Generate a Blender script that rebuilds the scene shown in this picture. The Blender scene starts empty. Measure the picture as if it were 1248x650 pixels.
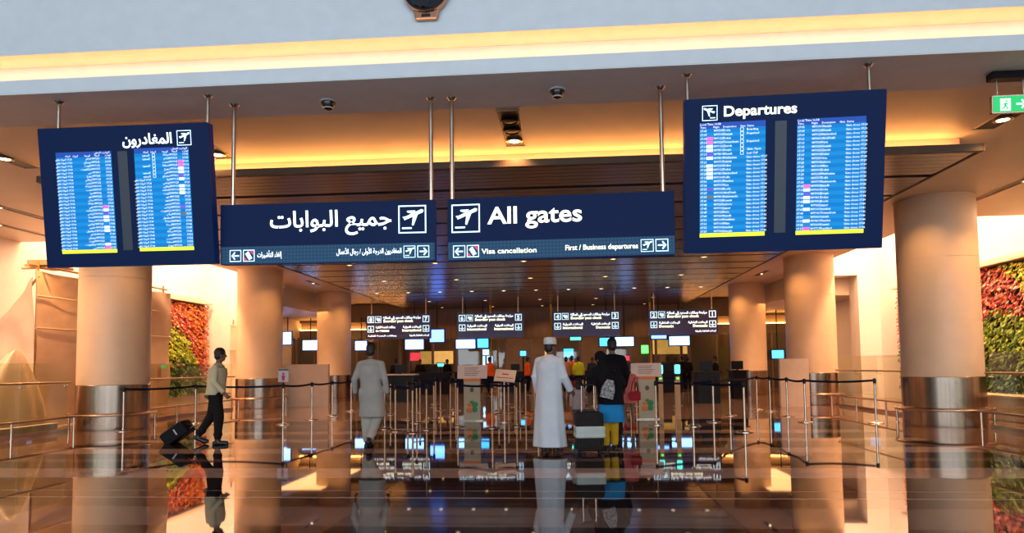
import bpy, math, random, unicodedata
from mathutils import Vector, Matrix, Euler
random.seed(7)
PI = math.pi
SC = bpy.context.scene
COL = SC.collection

# ------------------------------------------------------------------ camera model (metres, Z up, corridor along +Y)
HC, FPX, YAW, PITCH, ROLL, V0 = 1.335, 839.577, 4.385, 3.504, 0.674, 394.695
_yw, _pt, _rl = map(math.radians, (YAW, PITCH, ROLL))
FWD = Vector((-math.sin(_yw)*math.cos(_pt), math.cos(_yw)*math.cos(_pt), math.sin(_pt)))
_R0 = Vector((math.cos(_yw), math.sin(_yw), 0)); _U0 = _R0.cross(FWD)
RGT = _R0*math.cos(_rl) - _U0*math.sin(_rl); UPV = _U0*math.cos(_rl) + _R0*math.sin(_rl)
EYE = Vector((0, 0, HC))
def ray(px, py): return FWD + RGT*((px-624)/FPX) + UPV*((V0-py)/FPX)
def ground(px, py, z=0.0):
    d = ray(px, py); return EYE + d*((z-HC)/d.z)
def at_y(px, py, Y):
    d = ray(px, py); return EYE + d*(Y/d.y)
cd = bpy.data.cameras.new('camera'); cam = bpy.data.objects.new('camera', cd); COL.objects.link(cam)
M = Matrix((RGT, UPV, -FWD)).transposed().to_4x4(); M.translation = EYE
cam.matrix_world = M
cd.sensor_width = 36; cd.lens = FPX*36/1248; cd.shift_y = (V0-325)/1248; cd.clip_end = 200
SC.camera = cam

# ------------------------------------------------------------------ materials
def mat(name, col, rough=.5, metal=0., emit=None, es=0., noise=0., nscale=6., spec=None, coat=0., stretch=None):
    m = bpy.data.materials.new(name); m.use_nodes = True
    nt = m.node_tree; b = nt.nodes['Principled BSDF']
    b.inputs['Base Color'].default_value = (*col, 1); b.inputs['Roughness'].default_value = rough; b.inputs['Metallic'].default_value = metal
    if spec is not None: b.inputs['Specular IOR Level'].default_value = spec
    if coat: b.inputs['Coat Weight'].default_value = coat; b.inputs['Coat Roughness'].default_value = .05
    if emit: b.inputs['Emission Color'].default_value = (*emit, 1); b.inputs['Emission Strength'].default_value = es
    if noise:
        tc = nt.nodes.new('ShaderNodeTexCoord'); mp = nt.nodes.new('ShaderNodeMapping'); n = nt.nodes.new('ShaderNodeTexNoise')
        n.inputs['Scale'].default_value = nscale; n.inputs['Detail'].default_value = 3
        if stretch: mp.inputs['Scale'].default_value = stretch
        r = nt.nodes.new('ShaderNodeValToRGB')
        r.color_ramp.elements[0].position = .3; r.color_ramp.elements[1].position = .7
        r.color_ramp.elements[0].color = (*[c*(1-noise) for c in col], 1); r.color_ramp.elements[1].color = (*[min(1, c*(1+noise)) for c in col], 1)
        nt.links.new(tc.outputs['Object'], mp.inputs['Vector']); nt.links.new(mp.outputs[0], n.inputs['Vector'])
        nt.links.new(n.outputs[0], r.inputs[0]); nt.links.new(r.outputs[0], b.inputs['Base Color'])
    return m
def glass_mat(name, tint, refl=.12):
    m = bpy.data.materials.new(name); m.use_nodes = True; nt = m.node_tree; nt.nodes.remove(nt.nodes['Principled BSDF'])
    tr = nt.nodes.new('ShaderNodeBsdfTransparent'); tr.inputs[0].default_value = (*tint, 1)
    gl = nt.nodes.new('ShaderNodeBsdfGlossy'); gl.inputs['Roughness'].default_value = .03
    lw = nt.nodes.new('ShaderNodeLayerWeight'); lw.inputs[0].default_value = .5; pw = nt.nodes.new('ShaderNodeMath'); pw.operation = 'POWER'; pw.inputs[1].default_value = 4; nt.links.new(lw.outputs['Facing'], pw.inputs[0]); fr = nt.nodes.new('ShaderNodeMath'); fr.operation = 'MULTIPLY_ADD'; fr.inputs[1].default_value = .7; fr.inputs[2].default_value = .05; nt.links.new(pw.outputs[0], fr.inputs[0])
    mx = nt.nodes.new('ShaderNodeMixShader')
    nt.links.new(fr.outputs[0], mx.inputs[0]); nt.links.new(tr.outputs[0], mx.inputs[1]); nt.links.new(gl.outputs[0], mx.inputs[2])
    nt.links.new(mx.outputs[0], nt.nodes['Material Output'].inputs[0])
    return m
WARM = (1., .48, .17); WARM2 = (1., .55, .30)
m_white = mat('bulkhead_paint', (.72, .76, .80), .55, noise=.03)
m_ceil = mat('ceiling_panel', (.62, .54, .45), .45, noise=.04, nscale=2)
m_soffit = mat('soffit_paint', (.80, .78, .77), .6, noise=.03)
m_wall = mat('side_wall_paint', (.85, .80, .76), .7, noise=.02)
m_column = mat('column_cladding', (.78, .585, .39), .42, noise=.03, nscale=3)
m_groove = mat('column_joint', (.35, .27, .2), .6, noise=.05)
m_steel = mat('brushed_steel', (.34, .26, .20), .24, 1., noise=.12, nscale=3, stretch=(9, 9, .05))
m_chrome = mat('polished_steel', (.66, .54, .43), .2, 1., noise=.05)
m_bronze = mat('satin_rail', (.55, .42, .32), .28, 1., noise=.06)
m_gatepost = mat('gate_post_bronze', (.42, .22, .09), .45, .3, noise=.06)
m_black = mat('black_plastic', (.010, .010, .012), .4, noise=.2, spec=.2)
m_belt = mat('belt_webbing', (.006, .008, .024), .8, noise=.25, nscale=40, spec=.1)
m_navy = mat('sign_navy', (.002, .006, .022), .5, spec=.10, emit=(.003, .014, .072), es=.6, noise=.06, nscale=2)
m_navy2 = mat('far_sign_navy', (.025, .012, .04), .3, emit=(.03, .015, .06), es=.4, noise=.06)
m_letter = mat('backlit_lettering', (.9, .95, 1), .4, emit=(.90, 1., 1.), es=1.5, noise=.02)
m_letter_w = mat('backlit_warm_lettering', (1, 1, .8), .4, emit=(1., 1., .72), es=1.5, noise=.02)
m_icon = mat('backlit_pictogram', (.7, .9, 1), .4, emit=(.62, .90, 1.), es=1.4, noise=.02)
m_redicon = mat('pictogram_red', (.6, .03, .1), .4, emit=(.7, .02, .12), es=.9, noise=.02)
m_scr1 = mat('screen_blue', (.002, .02, .07), .5, spec=.1, emit=(.006, .225, .66), es=1.0, noise=.03)
m_scr2 = mat('screen_blue_alternate', (.002, .02, .07), .5, spec=.1, emit=(.010, .295, .76), es=1.0, noise=.03)
m_scrh = mat('screen_header', (.003, .02, .1), .4, spec=.2, emit=(.01, .07, .42), es=1., noise=.03)
m_scry = mat('screen_yellow_bar', (.7, .8, .02), .3, emit=(.78, .88, .02), es=1., noise=.02)
m_scrt = mat('screen_text', (.9, .95, 1), .4, emit=(.80, .92, 1.), es=1.1, noise=.02)
m_tagp = mat('airline_tag_pink', (.8, .1, .4), .4, emit=(.85, .12, .5), es=1., noise=.02)
m_tagw = mat('airline_tag_white', (.8, .85, .95), .4, emit=(.72, .8, .95), es=1., noise=.02)
m_tagd = mat('airline_tag_violet', (.1, .06, .4), .4, emit=(.09, .06, .5), es=1., noise=.02)
m_tagk = mat('airline_tag_grey', (.1, .1, .12), .4, emit=(.1, .09, .1), es=1., noise=.02)
m_strip = mat('display_divider', (.03, .045, .07), .45, noise=.05)
m_far_scr = mat('far_screen_white', (.6, .8, 1), .3, emit=(.20, .46, 1.), es=5.5, noise=.06, nscale=14)
m_far_cyan = mat('far_screen_cyan', (.1, .5, .9), .3, emit=(.045, .36, 1.), es=3.6, noise=.3, nscale=9)
m_far_blue = mat('far_screen_blue', (.1, .3, .9), .3, emit=(.09, .25, 1.), es=7., noise=.4, nscale=5)
m_green_scr = mat('gate_screen_teal', (.1, .7, .6), .3, emit=(.10, .85, .75), es=2.2, noise=.1)
m_green_led = mat('green_led', (.1, .8, .1), .3, emit=(.08, 1., .12), es=3., noise=.02)
m_red_led = mat('red_lit_panel', (.8, .05, .1), .3, emit=(1., .05, .12), es=1.2, noise=.1)
m_yel_pan = mat('yellow_lit_panel', (.8, .6, .2), .4, emit=(1., .60, .16), es=.5, noise=.2, nscale=3)
m_exit = mat('exit_green', (.0, .5, .12), .35, emit=(.0, .50, .12), es=.75, noise=.03)
m_exitw = mat('exit_white', (.9, 1, .95), .35, emit=(.85, 1., .9), es=1.3, noise=.02)
m_lamp = mat('lamp_lens', (1, .9, .7), .3, emit=(1., .74, .36), es=14., noise=.02)
m_lamp2 = mat('canopy_lamp_lens', (1, .9, .7), .3, emit=(1., .62, .20), es=5., noise=.02)
m_lamp3 = mat('canopy_cool_lamp_lens', (1, .95, .85), .3, emit=(1., .88, .72), es=5., noise=.02)
m_cove = mat('cove_strip', (1, .8, .5), .5, emit=(1., .39, .10), es=34., noise=.02)
m_cove2 = mat('bulkhead_cove_strip', (1, .8, .5), .5, emit=(1., .38, .06), es=13., noise=.02)
m_canopy = mat('canopy_slats', (.085, .054, .050), .27, noise=.18, nscale=4, stretch=(.4, 6, 1), spec=1.)
m_gap = mat('canopy_gap', (.006, .005, .005), .7, noise=.1)
m_wood = mat('brown_panel', (.20, .125, .08), .45, noise=.15, nscale=3, stretch=(3, 1, .3))
m_olive = mat('olive_bulkhead', (.22, .18, .12), .6, noise=.08)
m_pale = mat('pale_partition', (.70, .56, .44), .5, noise=.04)
m_stone = mat('kerb_stone', (.55, .46, .34), .5, noise=.12, nscale=12)
m_dark = mat('dark_interior', (.05, .04, .035), .6, noise=.15)
m_desk = mat('dark_desk', (.010, .009, .011), .4, noise=.2, spec=.15)
m_lane = mat('lane_post_bronze', (.42, .27, .17), .22, 1., noise=.08)
m_glass = glass_mat('balustrade_glass', (.93, .95, .86))
m_glass_d = glass_mat('partition_glass', (.80, .80, .74))
m_sheet = mat('plastic_sheet', (.72, .55, .40), .5, noise=.08, nscale=2.2)
m_timber = mat('scaffold_pole', (.45, .27, .12), .6, noise=.2)
m_ped = mat('pedestal_face', (.50, .46, .33), .45, noise=.05)
m_plate = mat('notice_plate', (.62, .55, .55), .4, noise=.05)
m_ink = mat('notice_ink', (.10, .08, .10), .5, noise=.05)
m_pinkink = mat('notice_magenta_ink', (.5, .02, .2), .5, noise=.05)
m_orange = mat('orange_emblem', (.75, .22, .03), .5, noise=.05)
m_greenp = mat('green_emblem', (.02, .28, .10), .5, noise=.05)
m_yellowpole = mat('yellow_pole', (.75, .50, .06), .4, noise=.05)
m_rose = mat('rose_gold', (.62, .33, .20), .22, 1., noise=.06)
m_dial = mat('clock_dial', (.01, .012, .02), .25, noise=.2)

# ------------------------------------------------------------------ mesh collector
class MB:
    def __init__(s): s.v = []; s.f = []; s.mi = []; s.k = 0; s.sm = []
    def add(s, vs, fs, smooth=False):
        o = len(s.v); s.v += [tuple(x) for x in vs]
        for f in fs: s.f.append([i+o for i in f]); s.mi.append(s.k); s.sm.append(smooth)
        return s
    def box(s, lo, hi, mx=None):
        (a, b, c), (d, e, f) = lo, hi
        vs = [(a,b,c),(d,b,c),(d,e,c),(a,e,c),(a,b,f),(d,b,f),(d,e,f),(a,e,f)]
        if mx is not None: vs = [mx @ Vector(v) for v in vs]
        return s.add(vs, [(0,3,2,1),(4,5,6,7),(0,1,5,4),(1,2,6,5),(2,3,7,6),(3,0,4,7)])
    def rbox(s, lo, hi, r, mx=None, n=3):
        """box with rounded vertical/profile edges in the X-Z outline, extruded in Y"""
        (a, b, c), (d, e, f) = lo, hi; pts = []
        for cx, cz, a0 in ((d-r, f-r, 0), (a+r, f-r, 90), (a+r, c+r, 180), (d-r, c+r, 270)):
            for i in range(n+1):
                t = math.radians(a0+90*i/n); pts.append((cx+r*math.cos(t), cz+r*math.sin(t)))
        return s.prism(pts, b, e, mx)
    def prism(s, pts, y0, y1, mx=None):
        n = len(pts); vs = [(x, y0, z) for x, z in pts]+[(x, y1, z) for x, z in pts]
        if mx is not None: vs = [mx @ Vector(v) for v in vs]
        return s.add(vs, [tuple(range(n)), tuple(range(2*n-1, n-1, -1))]+[(i, i+n, (i+1) % n+n, (i+1) % n) for i in range(n)])
    def loft(s, rings, cap=True, smooth=True):
        n = len(rings[0]); vs = [p for r in rings for p in r]; fs = []
        for k in range(len(rings)-1):
            for i in range(n): fs.append((k*n+i, k*n+(i+1) % n, (k+1)*n+(i+1) % n, (k+1)*n+i))
        s.add(vs, fs, smooth)
        if cap:
            o = len(s.v)-len(vs)
            s.f.append([o+i for i in range(n-1, -1, -1)]); s.f.append([o+(len(rings)-1)*n+i for i in range(n)]); s.mi += [s.k, s.k]; s.sm += [False, False]
        return s
    def lathe(s, prof, c=(0, 0, 0), n=24, smooth=True, cap=True):
        return s.loft([[(c[0]+r*math.cos(2*PI*i/n), c[1]+r*math.sin(2*PI*i/n), c[2]+z) for i in range(n)] for r, z in prof], cap, smooth)
    def cone(s, p0, p1, r0, r1, n=12, smooth=True):
        p0, p1 = Vector(p0), Vector(p1); d = (p1-p0).normalized()
        u = d.orthogonal().normalized(); w = d.cross(u)
        return s.loft([[p+u*(r*math.cos(2*PI*i/n))+w*(r*math.sin(2*PI*i/n)) for i in range(n)] for p, r in ((p0, r0), (p1, r1))], True, smooth)
    def tube(s, path, r, n=10, closed=False):
        P = [Vector(p) for p in path]; rings = []
        for i, p in enumerate(P):
            d = (P[min(i+1, len(P)-1)]-P[max(i-1, 0)]).normalized()
            u = d.cross(Vector((0, 0, 1)))
            if u.length < .1: u = d.cross(Vector((0, 1, 0)))
            u.normalize(); w = u.cross(d)
            rings.append([p+u*(r*math.cos(2*PI*k/n))+w*(r*math.sin(2*PI*k/n)) for k in range(n)])
        return s.loft(rings)
    def ell(s, c, r, n=14, m=9, mx=None):
        rings = []
        for j in range(1, m):
            t = PI*j/m
            rings.append([(c[0]+r[0]*math.sin(t)*math.cos(2*PI*i/n), c[1]+r[1]*math.sin(t)*math.sin(2*PI*i/n), c[2]-r[2]*math.cos(t)) for i in range(n)])
        if mx is not None: rings = [[mx @ Vector(p) for p in q] for q in rings]
        return s.loft(rings)
    def caps(s, p0, p1, r0, r1, n=12):
        s.cone(p0, p1, r0, r1, n); s.ell(p0, (r0,)*3, n, 8); s.ell(p1, (r1,)*3, n, 8); return s
    def quad(s, a, b, c, d): return s.add([a, b, c, d], [(0, 1, 2, 3)])
    def mesh(s, name, mats):
        me = bpy.data.meshes.new(name); me.from_pydata(s.v, [], s.f)
        for m in (mats if isinstance(mats, (list, tuple)) else [mats]): me.materials.append(m)
        me.polygons.foreach_set('material_index', s.mi); me.polygons.foreach_set('use_smooth', s.sm); me.update()
        if any(s.sm): me.set_sharp_from_angle(angle=math.radians(38))
        return me
    def build(s, name, mats, parent=None, world=True, bevel=0):
        if parent is not None and world:
            inv = parent.matrix_basis.inverted(); p = parent.parent
            if p is not None: inv = inv @ p.matrix_basis.inverted()
            s.v = [tuple(inv @ Vector(v)) for v in s.v]
        o = bpy.data.objects.new(name, s.mesh(name, mats)); COL.objects.link(o)
        if parent is not None: o.parent = parent
        if bevel:
            b = o.modifiers.new('bevel', 'BEVEL'); b.width = bevel; b.segments = 2; b.limit_method = 'ANGLE'
        return o
def tag(o, label=None, cat=None, group=None, kind=None):
    if label: o['label'] = label
    if cat: o['category'] = cat
    if group: o['group'] = group
    if kind: o['kind'] = kind
    return o
def thing(name, label, cat, loc=(0, 0, 0), rot=(0, 0, 0), group=None, kind=None):
    o = bpy.data.objects.new(name, None); COL.objects.link(o); o.empty_display_size = .1
    o.location = loc; o.rotation_euler = rot
    o.matrix_basis = Matrix.Translation(Vector(loc)) @ Euler(rot).to_matrix().to_4x4()
    return tag(o, label, cat, group, kind)
def struct(o, label, cat): return tag(o, label, cat, kind='structure')
def dup(root, loc, label=None, group=None):
    r = root.copy(); COL.objects.link(r); r.location = loc
    if label: r['label'] = label
    if group: r['group'] = group
    for ch in list(root.children):
        c = ch.copy(); COL.objects.link(c); c.parent = r
        for g in list(ch.children):
            d = g.copy(); COL.objects.link(d); d.parent = c
    return r

# ------------------------------------------------------------------ lettering (built-in font, Arabic joined by presentation forms)
FORMS = {}
for cp in range(0xFE70, 0xFEFD):
    d = unicodedata.decomposition(chr(cp)).split()
    if len(d) >= 2 and d[0] in ('<isolated>', '<initial>', '<medial>', '<final>'):
        FORMS[(''.join(chr(int(x, 16)) for x in d[1:]), d[0][1])] = chr(cp)
NOJOIN = set('اأإآدذرزوؤةءى')
def arabic(t):
    t = list(t); u = []; i = 0
    while i < len(t):
        if t[i] == 'ل' and i+1 < len(t) and t[i+1] in 'اأإآ': u.append('ل'+t[i+1]); i += 2
        else: u.append(t[i]); i += 1
    isl = lambda x: x is not None and '\u0621' <= x[0] <= '\u064a'
    out = []
    for i, c in enumerate(u):
        if not isl(c): out.append(c); continue
        p = u[i-1] if i else None; n = u[i+1] if i+1 < len(u) else None
        jp = isl(p) and p[-1] not in NOJOIN and c != 'ء'
        jn = isl(n) and c[-1] not in NOJOIN and n != 'ء'
        k = 'm' if jp and jn else 'f' if jp else 'i' if jn else 'i'
        key = {(1, 1): 'm', (1, 0): 'f', (0, 1): 'n', (0, 0): 's'}[(int(bool(jp)), int(bool(jn)))]
        out.append(FORMS2.get((c, key)) or FORMS2.get((c, 's')) or c)
    return ''.join(reversed(out))
FORMS2 = {}
for cp in range(0xFE70, 0xFEFD):
    d = unicodedata.decomposition(chr(cp)).split()
    if len(d) >= 2: FORMS2[(''.join(chr(int(x, 16)) for x in d[1:]), {'<isolated>': 's', '<initial>': 'n', '<medial>': 'm', '<final>': 'f'}.get(d[0], '?'))] = chr(cp)
_dummy = [bpy.data.materials.new('_a'), bpy.data.materials.new('_b')]
_tc = {}
def glyphs(s, bold=0., res=3):
    """lettering outline of unit size -> (verts, faces, xmin, xmax)"""
    k = (s, bold, res)
    if k in _tc: return _tc[k]
    c = bpy.data.curves.new('text_source', 'FONT'); c.body = s; c.offset = bold; c.resolution_u = res
    c.materials.append(_dummy[0]); c.materials.append(_dummy[1])
    for i, b in enumerate(c.body_format): b.material_index = i % 2
    o = bpy.data.objects.new('text_source', c); COL.objects.link(o)
    ev = o.evaluated_get(bpy.context.evaluated_depsgraph_get()); me = ev.to_mesh()
    vs = [tuple(v.co) for v in me.vertices]; fs = [tuple(p.vertices) for p in me.polygons]
    ev.to_mesh_clear(); bpy.data.objects.remove(o); bpy.data.curves.remove(c)
    xs = [v[0] for v in vs] or [0]
    _tc[k] = (vs, fs, min(xs), max(xs)); return _tc[k]
def text(mb, s, x, z, size, y=-.001, align='L', bold=0., width=None, res=3):
    """put lettering in the X-Z plane of a panel whose front looks along -Y"""
    vs, fs, a, b = glyphs(s, bold, res)
    sx = size if width is None else width/(b-a)
    off = {'L': x-a*sx, 'R': x-b*sx, 'C': x-(a+b)/2*sx}[align]
    mb.add([(off+vx*sx, y, z+vy*size) for vx, vy, _ in vs], fs)
def frame_sq(mb, x0, z0, x1, z1, t, y):
    for a, b, c, d in ((x0, z0, x1, z0+t), (x0, z1-t, x1, z1), (x0, z0+t, x0+t, z1-t), (x1-t, z0+t, x1, z1-t)):
        mb.quad((a, y, b), (c, y, b), (c, y, d), (a, y, d))
def poly(mb, pts, x, z, s, y, flip=False, rot=0.):
    ca, sa = math.cos(rot), math.sin(rot); q = []
    for px, pz in pts:
        if flip: px = 1-px
        dx, dz = px-.5, pz-.5
        q.append((x+s*(.5+dx*ca-dz*sa), y, z+s*(.5+dx*sa+dz*ca)))
    if flip: q.reverse()
    mb.add(q, [tuple(range(len(q)))])
def plane_icon(mb, x, z, s, y, flip=False):
    t = .035
    frame_sq(mb, x, z, x+s, z+s, s*.045, y)
    ln = lambda a, b, w0, w1: None
    def bar(a, b, w0, w1):
        d = Vector((b[0]-a[0], b[1]-a[1])).normalized(); n = Vector((-d.y, d.x))
        poly(mb, [(a[0]-n.x*w0, a[1]-n.y*w0), (b[0]-n.x*w1, b[1]-n.y*w1), (b[0]+d.x*w1*.9, b[1]+d.y*w1*.9), (b[0]+n.x*w1, b[1]+n.y*w1), (a[0]+n.x*w0, a[1]+n.y*w0)], x, z, s, y, flip)
    bar((.20, .52), (.86, .80), .055, .062)                       # fuselage
    bar((.62, .70), (.52, .30), .085, .035)                       # near wing
    bar((.60, .74), (.33, .78), .075, .03)                        # far wing
    bar((.26, .55), (.17, .58), .05, .02)                         # fin
    poly(mb, [(.13, .155), (.48, .155), (.48, .215), (.13, .215)], x, z, s, y, flip)
def arrow_icon(mb, x, z, s, y, ang, frame=True):
    if frame: frame_sq(mb, x, z, x+s, z+s, s*.06, y)
    poly(mb, [(.18, .44), (.62, .44), (.62, .56), (.18, .56)], x, z, s, y, rot=ang)
    poly(mb, [(.50, .76), (.58, .84), (.86, .50), (.58, .16), (.50, .24), (.71, .50)], x, z, s, y, rot=ang)
def card_icon(mbw, mbr, x, z, s, y):
    frame_sq(mbw, x, z, x+s, z+s, s*.06, y)
    poly(mbw, [(.18, .66), (.46, .88), (.80, .28), (.52, .12)], x, z, s, y)
    poly(mbr, [(.55, .90), (.90, .90), (.90, .55)], x, z, s, y)
    poly(mbr, [(.10, .10), (.36, .10), (.10, .40)], x, z, s, y)
def hand_icon(mb, x, z, s, y):
    frame_sq(mb, x, z, x+s, z+s, s*.06, y)
    poly(mb, [(.14, .62), (.40, .80), (.62, .60), (.66, .74), (.78, .74), (.84, .30), (.62, .16), (.46, .22), (.30, .42)], x, z, s, y)

# ------------------------------------------------------------------ THE SETTING
def floor_material():
    m = bpy.data.materials.new('polished_granite'); m.use_nodes = True; nt = m.node_tree; b = nt.nodes['Principled BSDF']
    N = nt.nodes.new; L = nt.links.new
    tc = N('ShaderNodeTexCoord'); sp = N('ShaderNodeSeparateXYZ'); L(tc.outputs['Object'], sp.inputs[0])
    # crosswise stone bands and an added pale near strip (a 40 m long ramp along Y)
    mr = N('ShaderNodeMapRange'); mr.inputs['From Min'].default_value = 0; mr.inputs['From Max'].default_value = 40
    L(sp.outputs['Y'], mr.inputs['Value'])
    cr = N('ShaderNodeValToRGB'); cr.color_ramp.interpolation = 'CONSTANT'
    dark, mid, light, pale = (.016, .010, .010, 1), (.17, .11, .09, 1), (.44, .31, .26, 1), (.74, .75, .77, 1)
    stops = [(0, pale), (4.2, dark), (5.75, mid), (6.45, dark), (8.25, light), (8.95, dark), (9.6, mid), (9.95, dark), (10.6, light), (11.2, dark), (12.1, light), (12.6, dark), (13.5, light), (14.1, dark), (15.1, mid), (15.8, dark), (17.0, light)]  # pale stop lies out of view, added to bounce light up onto the soffit
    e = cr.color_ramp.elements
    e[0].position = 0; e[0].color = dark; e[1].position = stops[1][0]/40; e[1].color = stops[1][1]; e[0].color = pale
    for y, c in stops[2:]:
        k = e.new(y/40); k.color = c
    L(mr.outputs[0], cr.inputs[0])
    # thin metal inlay lines
    def line(y0, w):
        a = N('ShaderNodeMath'); a.operation = 'SUBTRACT'; a.inputs[1].default_value = y0; L(sp.outputs['Y'], a.inputs[0])
        c = N('ShaderNodeMath'); c.operation = 'ABSOLUTE'; L(a.outputs[0], c.inputs[0])
        d = N('ShaderNodeMath'); d.operation = 'LESS_THAN'; d.inputs[1].default_value = w; L(c.outputs[0], d.inputs[0]); return d
    l1, l2 = line(7.03, .022), line(7.42, .012)
    mxl = N('ShaderNodeMath'); mxl.operation = 'MAXIMUM'; L(l1.outputs[0], mxl.inputs[0]); L(l2.outputs[0], mxl.inputs[1])
    nz = N('ShaderNodeTexNoise'); nz.inputs['Scale'].default_value = 3; nz.inputs['Detail'].default_value = 5; L(tc.outputs['Object'], nz.inputs['Vector'])
    nr = N('ShaderNodeMapRange'); nr.inputs['To Min'].default_value = .7; nr.inputs['To Max'].default_value = 1.3; L(nz.outputs[0], nr.inputs['Value'])
    mu = N('ShaderNodeMix'); mu.data_type = 'RGBA'; mu.blend_type = 'MULTIPLY'; mu.inputs[0].default_value = 1
    L(cr.outputs[0], mu.inputs[6]); L(nr.outputs[0], mu.inputs[7])
    # the side aisles take one even warm brown
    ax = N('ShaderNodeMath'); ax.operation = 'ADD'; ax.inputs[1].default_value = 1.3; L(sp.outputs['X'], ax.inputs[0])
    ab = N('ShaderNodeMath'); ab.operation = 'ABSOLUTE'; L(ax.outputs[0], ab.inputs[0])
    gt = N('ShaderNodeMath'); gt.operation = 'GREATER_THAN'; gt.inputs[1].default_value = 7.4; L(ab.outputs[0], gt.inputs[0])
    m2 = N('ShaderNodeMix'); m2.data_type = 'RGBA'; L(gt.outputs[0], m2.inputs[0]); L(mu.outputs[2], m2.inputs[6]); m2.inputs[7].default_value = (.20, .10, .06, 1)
    m3 = N('ShaderNodeMix'); m3.data_type = 'RGBA'; L(mxl.outputs[0], m3.inputs[0]); L(m2.outputs[2], m3.inputs[6]); m3.inputs[7].default_value = (.45, .36, .32, 1)
    L(m3.outputs[2], b.inputs['Base Color'])
    b.inputs['Roughness'].default_value = .028; b.inputs['IOR'].default_value = 1.5
    bp = N('ShaderNodeBump'); bp.inputs['Strength'].default_value = .015; bp.inputs['Distance'].default_value = .02
    n2 = N('ShaderNodeTexNoise'); n2.inputs['Scale'].default_value = .9; L(tc.outputs['Object'], n2.inputs['Vector']); L(n2.outputs[0], bp.inputs['Height']); L(bp.outputs[0], b.inputs['Normal'])
    return m
XL, XR, YC, STEP = -10.47, 7.88, 15.3, 7.65        # column rows
H1, H2, HC4 = 4.60, 4.75, 4.40                       # soffit, ceiling, slatted canopy
VL, VR, VY0, VY1 = -11.5, 8.85, 17.0, 26.6           # tall side bays
WL, WR = -14.3, 11.7
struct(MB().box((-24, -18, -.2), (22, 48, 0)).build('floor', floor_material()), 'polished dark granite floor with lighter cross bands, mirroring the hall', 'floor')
mb = MB()
mb.box((WL, 8.46, H2), (WR, VY0, H2+.15))
mb.box((VL, VY0, H2), (VR, 47, H2+.15))
struct(mb.build('ceiling', m_ceil), 'beige ceiling panels over the concourse behind the grey beam', 'ceiling')
mb = MB().box((WL, VY1+.71, H2-.85), (VL-.002, 47, H2+.15)).box((VR+.002, VY1+.71, H2-.85), (WR, 47, H2+.15))
struct(mb.build('ceiling', m_ceil), 'lower ceiling of the shop aisles at the far end of the side bays', 'ceiling')
mb = MB().box((WL-.3, VY0-.2, 7.6), (VL+.3, VY1+.5, 7.75)).box((VR-.3, VY0-.2, 7.6), (WR+.3, VY1+.5, 7.75))
struct(mb.build('ceiling', m_wall), 'white top of the tall side bays', 'ceiling')
mb = MB()
for a, b in ((VL, VL+.12), (VR-.12, VR)): mb.box((a, VY0, H2+.151), (b, VY1, 7.6))
for a, b in ((WL, VL), (VR, WR)): mb.box((a, VY0-.14, H2+.151), (b, VY0-.02, 7.6))
struct(mb.build('wall_bay', m_wall), 'white upper sides of the tall side bays', 'wall')
struct(MB().box((WL-.2, 7.6, 0), (WL, 47, 7.7)).build('wall_left', m_wall), 'warm lit white wall behind the wrapped scaffolding', 'wall')
struct(MB().box((WR, 7.6, 0), (WR+.2, 47, 7.7)).build('wall_right', m_wall), 'warm lit white wall above the red and green planted wall', 'wall')
# beam: soffit, two fascias, recessed cove
mb = MB()
mb.box((-24, 7.45, H1), (22, 8.46, 4.76))
mb.box((-24, 7.78, 4.761), (22, 8.46, 5.06))
mb.box((-24, 7.45, 5.061), (22, 8.46, 13))
mb.k = 1
mb.box((-24, 7.452, H1-.012), (22, 8.455, H1-.001))
struct(mb.build('wall_front', [m_white, m_soffit]), 'pale grey-blue beam wall across the hall with a glowing slot', 'wall')
struct(MB().box((-23, 7.55, 4.763), (21, 7.60, 4.79)).build('trim_1', m_cove2), 'amber light strip inside the slot of the pale beam', 'light strip')
# slatted canopy
CX0, CX1, CY0, CY1 = -8.46, 6.12, 10.35, 35.9
mb = MB().box((CX0+.05, CY0+.06, HC4+.04), (CX1-.05, CY1, HC4+.10)); mb.k = 1
y = CY0+.12; i = 0
while y < CY1-.1:
    w = .20
    mb.box((CX0+.02, y, HC4), (CX1-.02, y+w-.012, HC4+.038)); y += w; i += 1
    if i % 6 == 0: y += .15
mb.k = 2
mb.box((CX0, CY0, HC4-.015), (CX1, CY0+.10, HC4+.09)); mb.box((CX0-.02, CY0, HC4-.015), (CX0+.015, CY1, HC4+.09)); mb.box((CX1-.015, CY0, HC4-.015), (CX1+.02, CY1, HC4+.09))
struct(mb.build('ceiling_canopy', [m_gap, m_canopy, mat('canopy_edge', (.11, .075, .05), .5, noise=.05)]), 'dark brown slatted canopy hanging over the queue lanes', 'ceiling')
struct(MB().box((CX0+.02, CY0+.55, HC4+.101), (CX1-.02, CY0+.58, H2-.002)).build('trim_4', m_ceil), 'pale upstand behind the amber cove strip on the slatted canopy', 'upstand')
struct(MB().box((CX0+.1, CY0+.44, HC4+.103), (CX1-.1, CY0+.50, HC4+.125)).build('trim_2', m_cove), 'bright amber cove strip along the front edge of the slatted canopy', 'light strip')
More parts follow.
